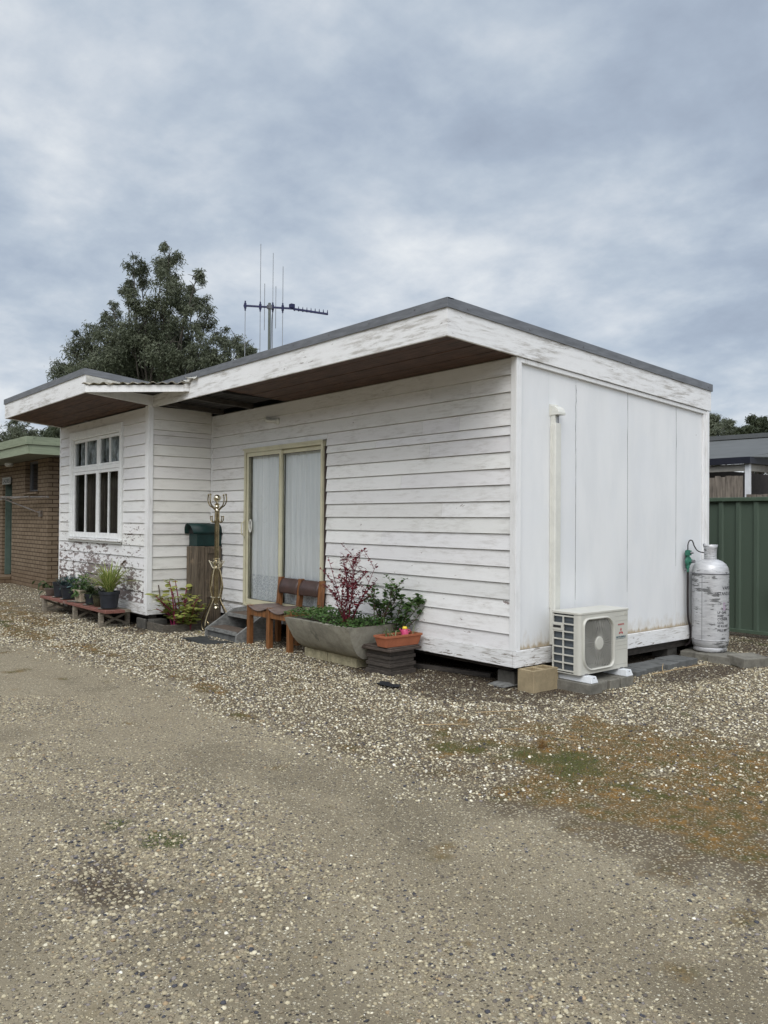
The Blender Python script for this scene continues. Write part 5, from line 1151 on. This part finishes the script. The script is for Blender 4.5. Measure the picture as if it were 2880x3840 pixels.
# ------------------------------------------------------------------ brass coat stand
sx,sy=-4.86,-.36
Cs=thing('coat_stand','tall tarnished brass hat and coat stand left outside by the steps','coat stand',(sx,sy,0))
mb=MB()
for k in range(4):
    a=PI/4+k*PI/2; mb.tube([(sx+.016*math.cos(a),sy+.016*math.sin(a),.35),(sx+.016*math.cos(a),sy+.016*math.sin(a),1.62)],.015,10)
mb.build('post',M['brass'],Cs,smooth=True)
for prof in ([(.022,1.60),(.034,1.615),(.034,1.63),(.024,1.645),(.036,1.67),(.026,1.69),(.04,1.70),(.014,1.72),(.014,1.745)],[(.030,.84),(.042,.85),(.042,.865),(.034,.875),(.036,.90),(.052,.92),(.052,.94),(.036,.955),(.042,.965),(.042,.985),(.03,.99)],[(.001,.30),(.026,.31),(.034,.325),(.026,.34),(.022,.36),(.034,.372),(.024,.385)]):
    mb=MB(); mb.lathe(prof,(sx,sy,0),24); mb.build('turned_collar',M['brass_bright'],Cs,smooth=True)
mb=MB(); mb.lathe([(.049*math.sin(PI*k/14)+.0001,1.785-.049*math.cos(PI*k/14)) for k in range(15)],(sx,sy,0),28); mb.build('ball_finial',M['brass_bright'],Cs,smooth=True)
def ballat(mb,p,r=.010): mb.lathe([(r*math.sin(PI*k/6)+.00001,-r*math.cos(PI*k/6)) for k in range(7)],tuple(p),10)
for k in range(4):
    a=R(25)+k*PI/2; c,s=math.cos(a),math.sin(a); 
    def rp(l): return [(sx+r*c,sy+r*s,z) for r,z in l]
    mb=MB(); pts=bez(rp([(.03,1.48),(.03,1.56),(.032,1.62),(.075,1.66),(.12,1.69),(.148,1.74),(.15,1.79),(.142,1.83)]),6); mb.tube(pts,.0085,8); ballat(mb,pts[-1],.013); mb.build('hat_hook',M['brass'],Cs,smooth=True)
    mb=MB(); pts=bez(rp([(.032,1.56),(.036,1.49),(.06,1.462),(.09,1.475),(.105,1.51),(.104,1.54)]),6); mb.tube(pts,.007,8); ballat(mb,pts[-1],.011); mb.build('coat_hook',M['brass'],Cs,smooth=True)
    mb=MB(); pts=bez(rp([(.04,.84),(.07,.87),(.10,.92),(.12,.945)]),5); mb.tube(pts,.006,8); ballat(mb,pts[-1],.010); mb.build('umbrella_hook',M['brass_bright'],Cs,smooth=True)
    mb=MB(); pts=bez(rp([(.05,.84),(.075,.76),(.095,.66),(.10,.60),(.08,.50),(.065,.455),(.085,.40),(.14,.32),(.20,.22),(.235,.12),(.22,.03),(.17,.008),(.13,.03),(.115,.08),(.135,.125),(.175,.13)]),6); mb.tube(pts,.0095,8); mb.build('leg',M['brass'],Cs,smooth=True)
    mb=MB(); mb.tube(rp([(.03,.465),(.085,.465)]),.010,8); mb.build('leg_clip',M['brass_bright'],Cs,smooth=True)
# ------------------------------------------------------------------ steps and mat
St=thing('wooden_steps','grey weathered two-tread timber steps up to the sliding door','steps',(-4.2,-.3,0))
for x in (-4.64,-3.86):
    mb=MB(); mb.prism([(-.64,-.01),(-.64,.10),(-.24,.335),(-.045,.352),(-.045,-.01)],x,x+.035,'x'); mb.build('stringer',M['step_grey'],St,bev=.003)
mb=MB(); mb.box(-4.604,-3.861,-.61,-.36,.105,.13); mb.build('tread',M['step_brown'],St,bev=.002)
mb=MB(); mb.box(-4.604,-3.861,-.628,-.611,.085,.132); mb.box(-4.604,-3.861,-.334,-.317,.245,.292); mb.build('tread_nosing',M['step_grey'],St,bev=.002)
mb=MB(); mb.box(-4.604,-3.861,-.316,-.05,.265,.29); mb.build('tread',M['step_brown'],St,bev=.002)
mb=MB(); 
for i in range(4): mb.box(-4.60+i*.185,-4.42+i*.185,-.60,-.50,-.01,.08)
mb.build('brick_course',M['paver2'],St,bev=.005)
mb=MB(); V_=[];F_=[]; nx_,ny_=16,8
for i in range(nx_+1):
    for j in range(ny_+1):
        u,v=i/nx_,j/ny_; x=-4.62+.68*u+.05*v; y=-1.0+.36*v; V_.append((x,y,.012+.010*math.sin(u*3.1)*math.cos(v*2)+.015*max(0,.2-v)*2*math.sin(u*5)))
for i in range(nx_):
    for j in range(ny_): a=i*(ny_+1)+j; F_.append((a,a+ny_+1,a+ny_+2,a+1))
mb.add(V_,F_); mt=mb.build('rubber_mat',M['rubber'],None,origin=(-4.3,-.8,.01)); sm=mt.modifiers.new('t','SOLIDIFY'); sm.thickness=.012; tag(mt,'curled black rubber mat on the gravel before the steps','mat')
# ------------------------------------------------------------------ double chair
Ch=thing('double_chair','double seat of orange varnished timber with brown vinyl seats and backs beside the steps','chair',(-3.28,-.31,0))
lw=.030
for x in (-3.72,-3.28,-2.85):
    mb=MB(); mb.box(x-lw,x+lw,-.545,-.485,-.01,.475); mb.build('leg',M['orangewood'],Ch,bev=.004)
    mb=MB(); mb.prism([(-.15,-.01),(-.09,-.01),(-.075,.45),(-.045,.795),(-.10,.795),(-.135,.45)],x-lw,x+lw,'x'); mb.build('back_post',M['orangewood'],Ch,bev=.004)
    mb=MB(); mb.box(x-.014,x+.014,-.484,-.13,.365,.455); mb.build('side_rail',M['orangewood'],Ch,bev=.003)
for a,b in ((-3.69,-3.31),(-3.25,-2.88)):
    mb=MB(); mb.box(a,b,-.535,-.505,.355,.43); mb.build('front_rail',M['orangewood'],Ch,bev=.003)
    mb=MB(); mb.box(a,b,-.13,-.10,.36,.43); mb.build('back_rail',M['orangewood'],Ch,bev=.003)
    V_=[];F_=[];n=14;m_=8
    for i in range(n+1):
        for j in range(m_+1):
            u,v=i/n,j/m_; V_.append((a-.012+(b-a+.024)*u,-.555+.42*v,.472-.045*math.sin(PI*u)*(1-.45*v)+.006*math.sin(v*3)))
    for i in range(n):
        for j in range(m_): q=i*(m_+1)+j; F_.append((q,q+m_+1,q+m_+2,q+1))
    mb=MB(); mb.add(V_,F_); s_=mb.build('seat',M['vinyl_seat'],Ch,smooth=True); sm=s_.modifiers.new('t','SOLIDIFY'); sm.thickness=.010
    V_=[];F_=[];n=12;m_=10
    for i in range(n+1):
        for j in range(m_+1):
            u,v=i/n,j/m_; V_.append((a+(b-a)*u,-.115+.05*v+.012*math.cos(v*2*PI)*0-.022*math.sin(PI*v)+.018*math.sin(PI*u),.605+.17*v))
    for i in range(n):
        for j in range(m_): q=i*(m_+1)+j; F_.append((q,q+m_+1,q+m_+2,q+1))
    mb=MB(); mb.add(V_,F_); s_=mb.build('back_pad',M['leather'],Ch,smooth=True); sm=s_.modifiers.new('t','SOLIDIFY'); sm.thickness=.035; sm.offset=0
# ------------------------------------------------------------------ concrete trough on limestone blocks
Tr=thing('concrete_trough','old grey concrete wash trough planted with greens, raised on limestone blocks','planter',(-2.0,-.5,.1))
def section(x,inset,zr):  # y profile of the outer shell
    return None
x0,x1=-2.56,-1.43; rim=.455
V_=[];F_=[]; nx_=14
prof=[(-.78,rim),(-.768,rim-.03),(-.715,.33),(-.655,.235),(-.585,.16),(-.50,.108),(-.22,.108),(-.17,.30),(-.16,rim)]
inn=[(-.20,rim),(-.20,.30),(-.27,.17),(-.50,.17),(-.62,.30),(-.72,rim)]
loop=prof+inn; L_=len(loop)
for i in range(nx_+1):
    t=i/nx_
    for (y,z) in loop:
        k=(rim-z)/(rim-.105); sh=-.03*k; xx=(x0+sh)+(x1-x0-sh-.13*k)*t
        z2=z
        if (i==0 or i==nx_) and z<rim-.05 and (y,z) in inn: pass
        V_.append((xx,y+.008*math.sin(t*7),z2))
for i in range(nx_):
    for k in range(L_): a=i*L_+k; b=i*L_+(k+1)%L_; F_.append((a,b,b+L_,a+L_))
F_+=[tuple(range(9))[::-1],tuple(nx_*L_+k for k in range(9))]
mb=MB(); mb.add(V_,F_); mb.build('basin',M['trough'],Tr,smooth=True,angle=32)
mb=MB(); mb.box(x0+.03,x1-.06,-.66,-.205,.375,.425); mb.build('soil',M['soilm'],Tr)
GL='limestone blocks under the trough'
blk('limestone_block',-2.62,-2.20,-.475,-.24,-.01,.098,M['lime'],'cream limestone block under the left half of the concrete trough','block',GL,0,.010)
blk('limestone_block',-2.185,-1.70,-.475,-.24,-.01,.100,M['lime'],'cream limestone block under the right half of the concrete trough','block',GL,1,.010)
n=1700; P=np.stack([rng.uniform(x0-.01,x1+.01,n),rng.uniform(-.79,-.2,n),rim-.03+rng.uniform(0,.07,n)],1); P[:,2]+=.03*vnoise(P[:,0]*5,P[:,1]*5,2)+.03*(P[:,0]<-1.9)
o=leaves(P,rdir(n,.5),.034,.8,M['l_green'],'trough_greens',None); tag(o,'low leafy mint-like greens filling the concrete trough','ground cover',kind='stuff')
def shrub(name,label,cat,base,lims,nst,leafm,stemm,lsz,asp,nper,spread,hmin,hmax,sub=3,seg_tone=None,lean=(0,0)):
    t=thing(name,label,cat,base); mb=MB();P=[];ND=[];T=[]
    for i in range(nst):
        a=2*PI*i/nst+random.uniform(-.4,.4); le=random.uniform(.15,1)*spread; hh=random.uniform(hmin,hmax); b=Vector(base)+Vector((random.gauss(0,.02),random.gauss(0,.02),0))
        tip=b+Vector((math.cos(a)*le+lean[0]*hh,math.sin(a)*le*.6+lean[1]*hh,hh)); mid=b+(tip-b)*.5+Vector((random.gauss(0,.02),random.gauss(0,.02),.03)); pts=bez([b,mid,tip],7); mb.tube(pts,[.0065*(1-.75*k/len(pts)) for k in range(len(pts))],5)
        ends=[(pts,.0)]
        for q in range(sub):
            k=random.randint(4,len(pts)-3); aa=random.uniform(0,2*PI); l2=random.uniform(.10,.24)*(hmax/.6); tp=pts[k]+Vector((math.cos(aa)*l2*.8,math.sin(aa)*l2*.4,l2*.65)); p2=bez([pts[k],pts[k]+(tp-pts[k])*.5+Vector((0,0,.012)),tp],5); mb.tube(p2,[.003*(1-.6*z/len(p2)) for z in range(len(p2))],5); ends.append((p2,0))
        for pp,_ in ends:
            for k in range(2,len(pp)):
                for q in range(nper):
                    P.append(tuple(pp[k]+Vector((random.gauss(0,.005),)*3))); aa=random.uniform(0,2*PI); ND.append((math.cos(aa),math.sin(aa),random.uniform(0,.9))); T.append(random.random())
    mb.build('stems',stemm,t,smooth=True); leaves(P,ND,lsz,asp,leafm,'leaves',t,tone=T,droop=.1); return t
shrub('red_leaved_shrub','upright twiggy shrub with dark red leaves growing out of the trough','shrub',(-1.80,-.50,.42),None,12,M['l_red'],M['stem_red'],.046,.42,2,.62,.28,.76,4,lean=(.02,0))
shrub('green_shrub','small shrub of dull green and red-tinged leaves at the right end of the trough','shrub',(-1.53,-.32,.40),None,9,M['l_green'],M['stem'],.042,.7,2,.34,.26,.52,3,lean=(.15,.1))
shrub('geranium_plant','leggy green-leaved plant leaning right of the trough behind the orange pot','plant',(-1.38,-.20,.30),None,6,M['l_green'],M['stem'],.050,.85,2,.28,.24,.46,3,lean=(.30,.30))
# ------------------------------------------------------------------ slatted planter with terracotta trough and little can
Pl=thing('slatted_planter','square dark slatted timber planter box beside the concrete trough','planter',(-1.3,-.32,0))
mb=MB(); mb.M=Matrix.Translation((-1.325,-.325,0))@Matrix.Rotation(R(3),4,'Z')
h=.172
for i,(z0,z1,e) in enumerate(((0,.042,.006),(.045,.075,-.010),(.078,.112,.004),(.115,.150,-.010),(.153,.188,.002),(.191,.232,-.008))):
    for (a,b,c,d) in ((-h-e,h+e,-h-e,-h-e+.022),(-h-e,h+e,h+e-.022,h+e),(-h-e,-h-e+.022,-h-e+.022,h+e-.022),(h+e-.022,h+e,-h-e+.022,h+e-.022)): mb.box(a,b,c,d,z0-.005 if i==0 else z0,z1)
mb.build('slats',M['timber_pl'] if 'timber_pl' in M else plain('dark_planter_slats',(.060,.050,.042),.75,var=.35,stretch=(3,3,20),scale=5,bumpd=.002),Pl,bev=.002)
mb=MB(); mb.M=Matrix.Translation((-1.325,-.325,0))@Matrix.Rotation(R(3),4,'Z'); e=.045
for (a,b,c,d) in ((-h-e,h+e,-h-e,-h+.02),(-h-e,h+e,h-.02,h+e),(-h-e,-h+.02,-h+.02,h-.02),(h-.02,h+e,-h+.02,h-.02)): mb.box(a,b,c,d,.235,.262); 
e=.03
for (a,b,c,d) in ((-h-e,h+e,-h-e,-h+.02),(-h-e,h+e,h-.02,h+e),(-h-e,-h+.02,-h+.02,h-.02),(h-.02,h+e,-h+.02,h-.02)): mb.box(a,b,c,d,.2625,.275)
mb.build('rim',plain('dark_planter_rim',(.075,.058,.048),.7,var=.3,stretch=(3,3,20),scale=5),Pl,bev=.006)
mb=MB(); mb.M=Matrix.Translation((-1.325,-.325,0)); mb.box(-h+.02,h-.02,-h+.02,h-.02,0,.21); mb.build('soil',M['soilm'],Pl)
Tc=thing('terracotta_trough','orange terracotta window trough resting on the slatted planter','planter',(-1.22,-.33,.276))
mb=MB(); cx,cy=-1.215,-.325; b=[(cx-.065,cy-.21),(cx+.065,cy-.21),(cx+.065,cy+.21),(cx-.065,cy+.21)]; t=[(cx-.085,cy-.235),(cx+.085,cy-.235),(cx+.085,cy+.235),(cx-.085,cy+.235)]
mb.add([(x,y,.277) for x,y in b]+[(x,y,.375) for x,y in t],[(3,2,1,0),(0,1,5,4),(1,2,6,5),(2,3,7,6),(3,0,4,7)])
for a in ((cx-.092,cx+.092,cy-.242,cy-.222),(cx-.092,cx+.092,cy+.222,cy+.242),(cx-.092,cx-.074,cy-.222,cy+.222),(cx+.074,cx+.092,cy-.222,cy+.222)): mb.box(*a,.366,.388)
mb.build('trough',M['terra'],Tc,bev=.002); mb=MB(); mb.box(cx-.074,cx+.074,cy-.222,cy+.222,.34,.362); mb.build('soil',M['soilm'],Tc)
for i,(yy,n_,ln) in enumerate(((-.5,4,.24),(-.43,5,.22),(-.17,5,.2))):
    p=thing('onion_plant',['tall bent onion shoots at the left end of the terracotta trough','onion shoots beside the left end clump in the terracotta trough','onion shoots at the right end of the terracotta trough'][i],'plant',(cx,yy,.36)); straps((cx+.02,yy,.355),n_,ln,.005,M['l_onion'],'leaves',p,(.2,1.0),1.3,False,8)
Wc=thing('toy_watering_can','tiny pink watering can with yellow top in the terracotta trough','watering can',(-1.19,-.28,.37))
mb=MB(); mb.lathe([(.03,0),(.038,.01),(.036,.045),(.028,.062),(.001,.065)],(-1.18,-.27,.372),20); mb.tube(bez([(-1.18,-.235,.39),(-1.18,-.205,.41),(-1.18,-.205,.42),(-1.18,-.24,.43)],5),.005,6); mb.build('body',M['pink'],Wc,smooth=True)
mb=MB(); mb.lathe([(.022,0),(.026,.008),(.018,.024),(.001,.028)],(-1.18,-.27,.436),16); mb.build('top',M['yellow'],Wc,smooth=True)
mb=MB(); mb.tube([(-1.18,-.30,.39),(-1.18,-.335,.44)],.008,8); mb.build('spout',M['pink'],Wc,smooth=True)
# ------------------------------------------------------------------ litter round the base
o=blk('loose_plank',-1.42,-.48,.10,.16,.0,.045,M['timber_dark'],'dark weathered plank lying under the edge of the cabin','plank',None,14)
mb=MB(); V_=[];F_=[]
for i in range(7):
    for j in range(5): V_.append((-.96+.26*i/6+.02*math.sin(j),-.86+.13*j/4+.02*math.sin(i*1.3),.008+.02*vnoise(np.array(i*1.1),np.array(j*1.3),5)))
for i in range(6):
    for j in range(4): q=i*5+j; F_.append((q,q+5,q+6,q+1))
mb.add(V_,F_); o=mb.build('plastic_scrap',M['plasticsheet'],None,origin=(-.83,-.8,0)); tag(o,'scrap of dark plastic sheet half buried before the slatted planter','scrap')
mb=MB(); V_=[(-.30,-.02,.006),(-.08,-.06,.008),(-.05,.10,.02),(-.14,.16,.05),(-.26,.10,.03)]; mb.add(V_+[(a,b,c+.006) for a,b,c in V_],[(0,1,2,3,4)[::-1],(5,6,7,8,9)]+[(i,(i+1)%5,5+(i+1)%5,5+i) for i in range(5)]); o=mb.build('sheet_offcut',M['step_grey'],None,origin=(-.2,.03,0)); tag(o,'broken grey sheet offcut under the near corner stump','scrap')
def stick(a,b,r,label,nm='dry_stalk'):
    mb=MB(); A_,B_=Vector(a),Vector(b); mid=(A_+B_)/2+Vector((random.gauss(0,.01),random.gauss(0,.01),.006)); mb.tube([A_,mid,B_],[r,r,r*.7],6); o=mb.build(nm,M['strawm'],None,origin=a); tag(o,label,'stalk','dry stalks on the gravel'); return o
stick((.42,1.55,.02),(.55,2.35,.05),.004,'long pale stalk lying beside the flat pavers'); stick((.50,1.62,.03),(.30,1.95,.06),.004,'short pale stalk crossing the long one beside the flat pavers')
stick((.42,-.95,.015),(.60,-.62,.015),.003,'straight straw stalk on the gravel nearest the tan hollow block'); stick((.42,-1.55,.015),(.66,-1.22,.015),.003,'straw stalk among the stones further out before the near corner'); stick((.85,-1.18,.015),(.98,-1.10,.012),.002,'thin crooked straw beside the mossy patch'); stick((1.25,-1.05,.02),(1.42,-.98,.015),.002,'small dark straw in the mossy patch')
# dry grass clump
Tg=thing('grass_clump','low pale orange dead grass clump in the mossy patch','grass clump',(1.33,-1.28,0)); straps((1.33,-1.28,.0),70,.10,.0012,M['l_dry'],'blades',Tg,(.6,1.45),.4,False,4)
# ------------------------------------------------------------------ antenna
An=thing('tv_antenna','long blue-boomed television antenna on a grey mast above the roof','antenna',(-5.79,1.0,3.2))
mb=MB(); mb.tube([(-5.79,1.0,3.15),(-5.79,1.0,4.83)],.021,12); mb.build('mast',M['mast'],An,smooth=True)
bl,bk,br_=Vector((-6.04,.69,4.785)),Vector((-5.613,1.32,4.765)),Vector((-5.40,1.82,4.745))
def boom(a,b,w,mb):
    d=(b-a).normalized(); s=d.cross(Vector((0,0,1))).normalized()*w; u=Vector((0,0,w)); vs=[a-s-u,a+s-u,a+s+u,a-s+u,b-s-u,b+s-u,b+s+u,b-s+u]; mb.add(vs,[(0,1,2,3)[::-1],(4,5,6,7),(0,1,5,4),(1,2,6,5),(2,3,7,6),(3,0,4,7)])
mb=MB(); boom(bl,bk,.013,mb); boom(bk-Vector((0,0,.004)),br_-Vector((0,0,.02)),.014,mb); mb.build('boom',M['antblue'],An)
def at(t): return bl+(bk-bl)*t
L0=(bk-bl).length
for t,up,dn in ((.035,.12,2.98*.0+1.02),(.335,.97,.95),(.42,.36,.36),(.585,.84,.85),(.645,.33,.32),(.785,.64,.67)):
    p=at(t); mb=MB(); mb.tube([p-Vector((0,0,dn)),p+Vector((0,0,up if t>.1 else .05))],.0062,6); mb.build('element_rod',M['antalu'],An)
    if dn>.5: mb=MB(); mb.tube([p-Vector((0,0,.075)),p+Vector((0,0,.075))],[.012,.012],8); mb.tube([p-Vector((0,0,.04)),p+Vector((0,0,.04))],.02,8); mb.build('element_clamp',M['antblue'],An)
for i in range(9):
    p=bk+(br_-bk)*(.03+.12*i); mb=MB(); mb.tube([p-Vector((0,0,.03)),p+Vector((0,0,.045))],[.014,.004],6); mb.build('director',M['antblue'],An)
mb=MB(); p=at(.97); mb.box(p.x-.035,p.x+.035,p.y-.035,p.y+.035,p.z+.005,p.z+.07); mb.build('junction_box',M['antblue'],An,bev=.005)
mb=MB(); mb.box(-5.82,-5.76,.97,1.03,4.74,4.80); mb.build('mast_clamp',M['greymetal'],An)
mb=MB(); mb.tube(bez([tuple(at(.58)-Vector((0,0,.02))),(-5.74,1.04,4.72),(-5.758,1.02,4.5),(-5.76,1.01,3.3)],6),.005,6); mb.build('coax',M['hose'],An)
# ------------------------------------------------------------------ trees
def gum(name,label,base,lobes,leafn,lsz,mat,trunk_r,group=None,card=1.0,stems=(1,),seedk=0,droop=.75,back=0):
    t=thing(name,label,'tree',base,group); B_=Vector(base)
    mb=MB()
    nst=len(stems); tops=[]
    # limbs run from the trunk fork to every lobe
    ctr=Vector(np.mean([l[:3] for l in lobes],0)); zmin=min(l[2]-l[3] for l in lobes); fork=Vector((B_.x+(ctr.x-B_.x)*.3,B_.y+(ctr.y-B_.y)*.3,max(1.2,B_.z+(zmin-B_.z)*.7)))
    mb.tube(bez([B_-Vector((0,0,.2)),B_+(fork-B_)*.5+Vector((.1,0,0)),fork],5),[trunk_r*(1-.35*k/10) for k in range(11)],10)
    tr=mb.build('trunk',M['bark'],t,smooth=True)
    mb=MB()
    for (x,y,z,r) in lobes:
        e=Vector((x,y,z)); d=e-fork; m1=fork+d*.35+Vector((random.gauss(0,.15),random.gauss(0,.15),.25*d.length*.3)); m2=fork+d*.7+Vector((random.gauss(0,.12),random.gauss(0,.12),.1*d.length*.2)); pts=bez([fork,m1,m2,e+Vector((0,0,r*.5))],6)
        n_=len(pts); r0_=min(trunk_r*.30,.012*d.length+.02); mb.tube(pts,[max(.010,r0_*(1-.9*k/n_)) for k in range(n_)],6)
        for q in range(9):
            k=random.randint(n_//2,n_-1); a=random.uniform(0,2*PI); el=random.uniform(-.3,1.1); l_=r*random.uniform(.5,1.05); tip=pts[k]+Vector((math.cos(a)*math.cos(el),math.sin(a)*math.cos(el),math.sin(el)))*l_
            mb.tube(bez([pts[k],pts[k]+(tip-pts[k])*.5+Vector((0,0,.08*l_)),tip],4),[max(.006,.022*(1-.8*z_/9)) for z_ in range(9)],5)
    mb.build('limbs',M['bark'],t,smooth=True)
    P=[];T=[]
    tot=sum(l[3]**2.2 for l in lobes)
    for (x,y,z,r) in lobes:
        n_=int(leafn*r**2.2/tot); nc=max(8,int(13*(r/.8)**2*1.6)); 
        u=rng.normal(0,1,(nc,3)); u/=np.linalg.norm(u,axis=1)[:,None]; rad=r*rng.uniform(.30,.98,nc)[:,None]; cc_=np.array([x,y,z])+u*rad*[1,1,1.05]
        ct=rng.uniform(0,1,nc); ci=rng.integers(0,nc,n_); sp=np.minimum(.32,.11+.15*r)*rng.uniform(.5,1.15,nc)[ci][:,None]
        off_=rng.normal(0,1,(n_,3))*sp*[.55,.55,.62]; off_[:,2]-=np.abs(off_[:,2])*.25
        P.append(cc_[ci]+off_); T.append(np.clip(ct[ci]*.55+rng.uniform(0,.45,n_)+.0,0,1))
    P=np.concatenate(P);T=np.concatenate(T); n_=len(P); D_=rng.normal(0,1,(n_,3))*[1,1,.5]
    leaves(P,D_,lsz,.20*card,mat,'crown',t,droop=droop,tone=T,up=1.2); return t
LOBES_A=[(-23.53,7.58,11.44,.62),(-24.58,7.85,11.17,.81),(-24.81,6.71,11.3,.49),(-25.35,7.24,10.96,.71),(-25.77,6.85,10.69,.44),(-22.33,8.17,10.51,.41),(-23.34,7.67,10.07,.98),(-24.69,9.19,10.56,.66),(-24.12,7.02,9.44,.79),(-24.4,6.56,9.8,.5),(-27.27,6.92,9.94,.49),(-25.79,6.08,9.23,.39),(-24.4,9.54,10.12,.48),(-23.27,9.1,9.21,.57),(-24.72,7.92,8.97,1.3),(-22.91,7.92,9.08,.8),(-26.53,6.02,8.91,.54),(-27.6,5.92,8.61,.71),(-25.67,6.46,8.3,.98),(-25.5,7.32,8.11,1.24),(-24.49,8.3,8.03,1.34),(-22.19,8.37,7.68,.77),(-23.72,9.98,8.83,.55),(-22.8,10.25,8.42,.52),(-21.89,9.9,7.89,.38),(-21.61,8.9,7.43,.65),(-27.84,5.64,7.79,.79),(-26.97,4.73,7.08,.43),(-26.81,6.14,7.55,.93),(-26.1,7.02,7.4,1.14),(-24.95,7.9,7.22,1.2),(-24.37,9.21,7.31,1.06),(-26.02,5.48,6.76,.82),(-23.76,10.18,7.13,.75),(-26.78,4.83,6.57,.51),(-24.3,6.5,8.2,.9),(-23.2,7.4,7.5,.9),(-25.0,6.0,7.5,.9),(-21.2,9.6,7.5,.5),(-22.2,10.3,7.4,.6),(-25.2,7.4,6.0,1.4),(-24.0,8.4,5.8,1.3)]
LOBES_A=[(a,b,c,d*(.84 if c>8.7 else 1)) for a,b,c,d in LOBES_A]
gum('gum_tree','tall many-headed eucalyptus rising behind the cabin roof',(-24.85,7.5,0),LOBES_A,135000,.145,M['gum'],.24,card=1.15)
GT='eucalypts beyond the yard'
gum('gum_tree','open-crowned eucalyptus at the right edge of the cabin beyond the neighbouring roof',(-19.6,40.1,0),[(-20.12,41.43,8.03,.74),(-19.77,41.58,7.44,.74),(-18.96,38.93,6.53,.78),(-18.46,39.69,6.55,.78),(-20.0,38.24,6.87,.94),(-20.75,40.82,7.63,.82),(-19.4,39.8,5.6,1.1)],20000,.24,M['gum'],.18,GT)
gum('gum_tree','thin see-through young eucalyptus between the two darker crowns above the neighbouring roof',(-19.6,43.2,0),[(-19.6,42.82,7.69,.37),(-19.72,43.57,7.43,.44),(-19.43,42.42,6.74,.49),(-19.36,43.46,7.06,.42)],4500,.22,M['gum'],.12,GT)
gum('gum_tree','dense dark round-crowned tree at the right edge above the neighbouring roof',(-16.65,40.5,0),[(-16.71,39.82,7.26,.52),(-16.91,39.43,6.84,.52),(-16.65,40.83,7.11,.62),(-17.05,40.36,6.49,.69),(-16.89,42.04,6.6,.71),(-17.63,40.12,6.36,.47),(-16.41,42.7,7.25,.79),(-15.71,43.21,7.07,.94),(-16.5,41,5.6,1.4)],42000,.2,M['gum2'],.25,GT)
gum('gum_tree','sparse twiggy eucalyptus above the green brick-building roof under the bay eave',(-48.2,9.3,0),[(-49.88,9.43,7.46,.55),(-48.54,9.54,7.02,.64),(-47.46,8.47,6.44,.69),(-48.81,10.11,6.66,.68),(-49.69,9.55,6.34,.77),(-48.5,9.3,5.2,1.0)],6500,.26,M['gum'],.16,GT)
gum('gum_tree','darker leafy eucalyptus between the brick building roof and the bay wall',(-42.7,9.55,0),[(-44.05,9.76,6.67,.5),(-42.81,9.68,6.18,.69),(-43.76,9.23,6.06,.59),(-41.22,9.9,6.38,.9),(-42.5,9.6,5.2,1.1)],14000,.24,M['gum2'],.2,GT)
gum('gum_tree','bare-branched eucalyptus at the far left edge above the brick building',(-51.5,8.5,0),[(-52.12,9.14,6.66,.53),(-51.69,8.46,6.75,.78),(-51.08,7.84,6.32,1.03),(-51.5,8.5,5.2,1.0)],3200,.26,M['gum'],.16,GT)

# woodland across the road, behind the camera: what the window panes mirror
n=34000; ax_=rng.uniform(-125,45,n); hh=rng.beta(1.3,1.2,n)*(8.5+3.5*vnoise(ax_*.18,ax_*0,5)+2.5*vnoise(ax_*.6,ax_*0,7)); P=np.stack([np.maximum(ax_,-72+rng.uniform(-3,3,n)),np.where(ax_<-72,-38+(-72-ax_)*.55,-38)+rng.uniform(-3,3,n),hh],1)
o=leaves(P,rng.normal(0,1,(n,3)),1.1,.6,M['gum2'],'woodland',None,up=1.5); tag(o,'dark woodland across the road mirrored in the window panes','woodland',kind='stuff')
for o in list(bpy.data.objects):
    if '_o' in o: del o['_o']
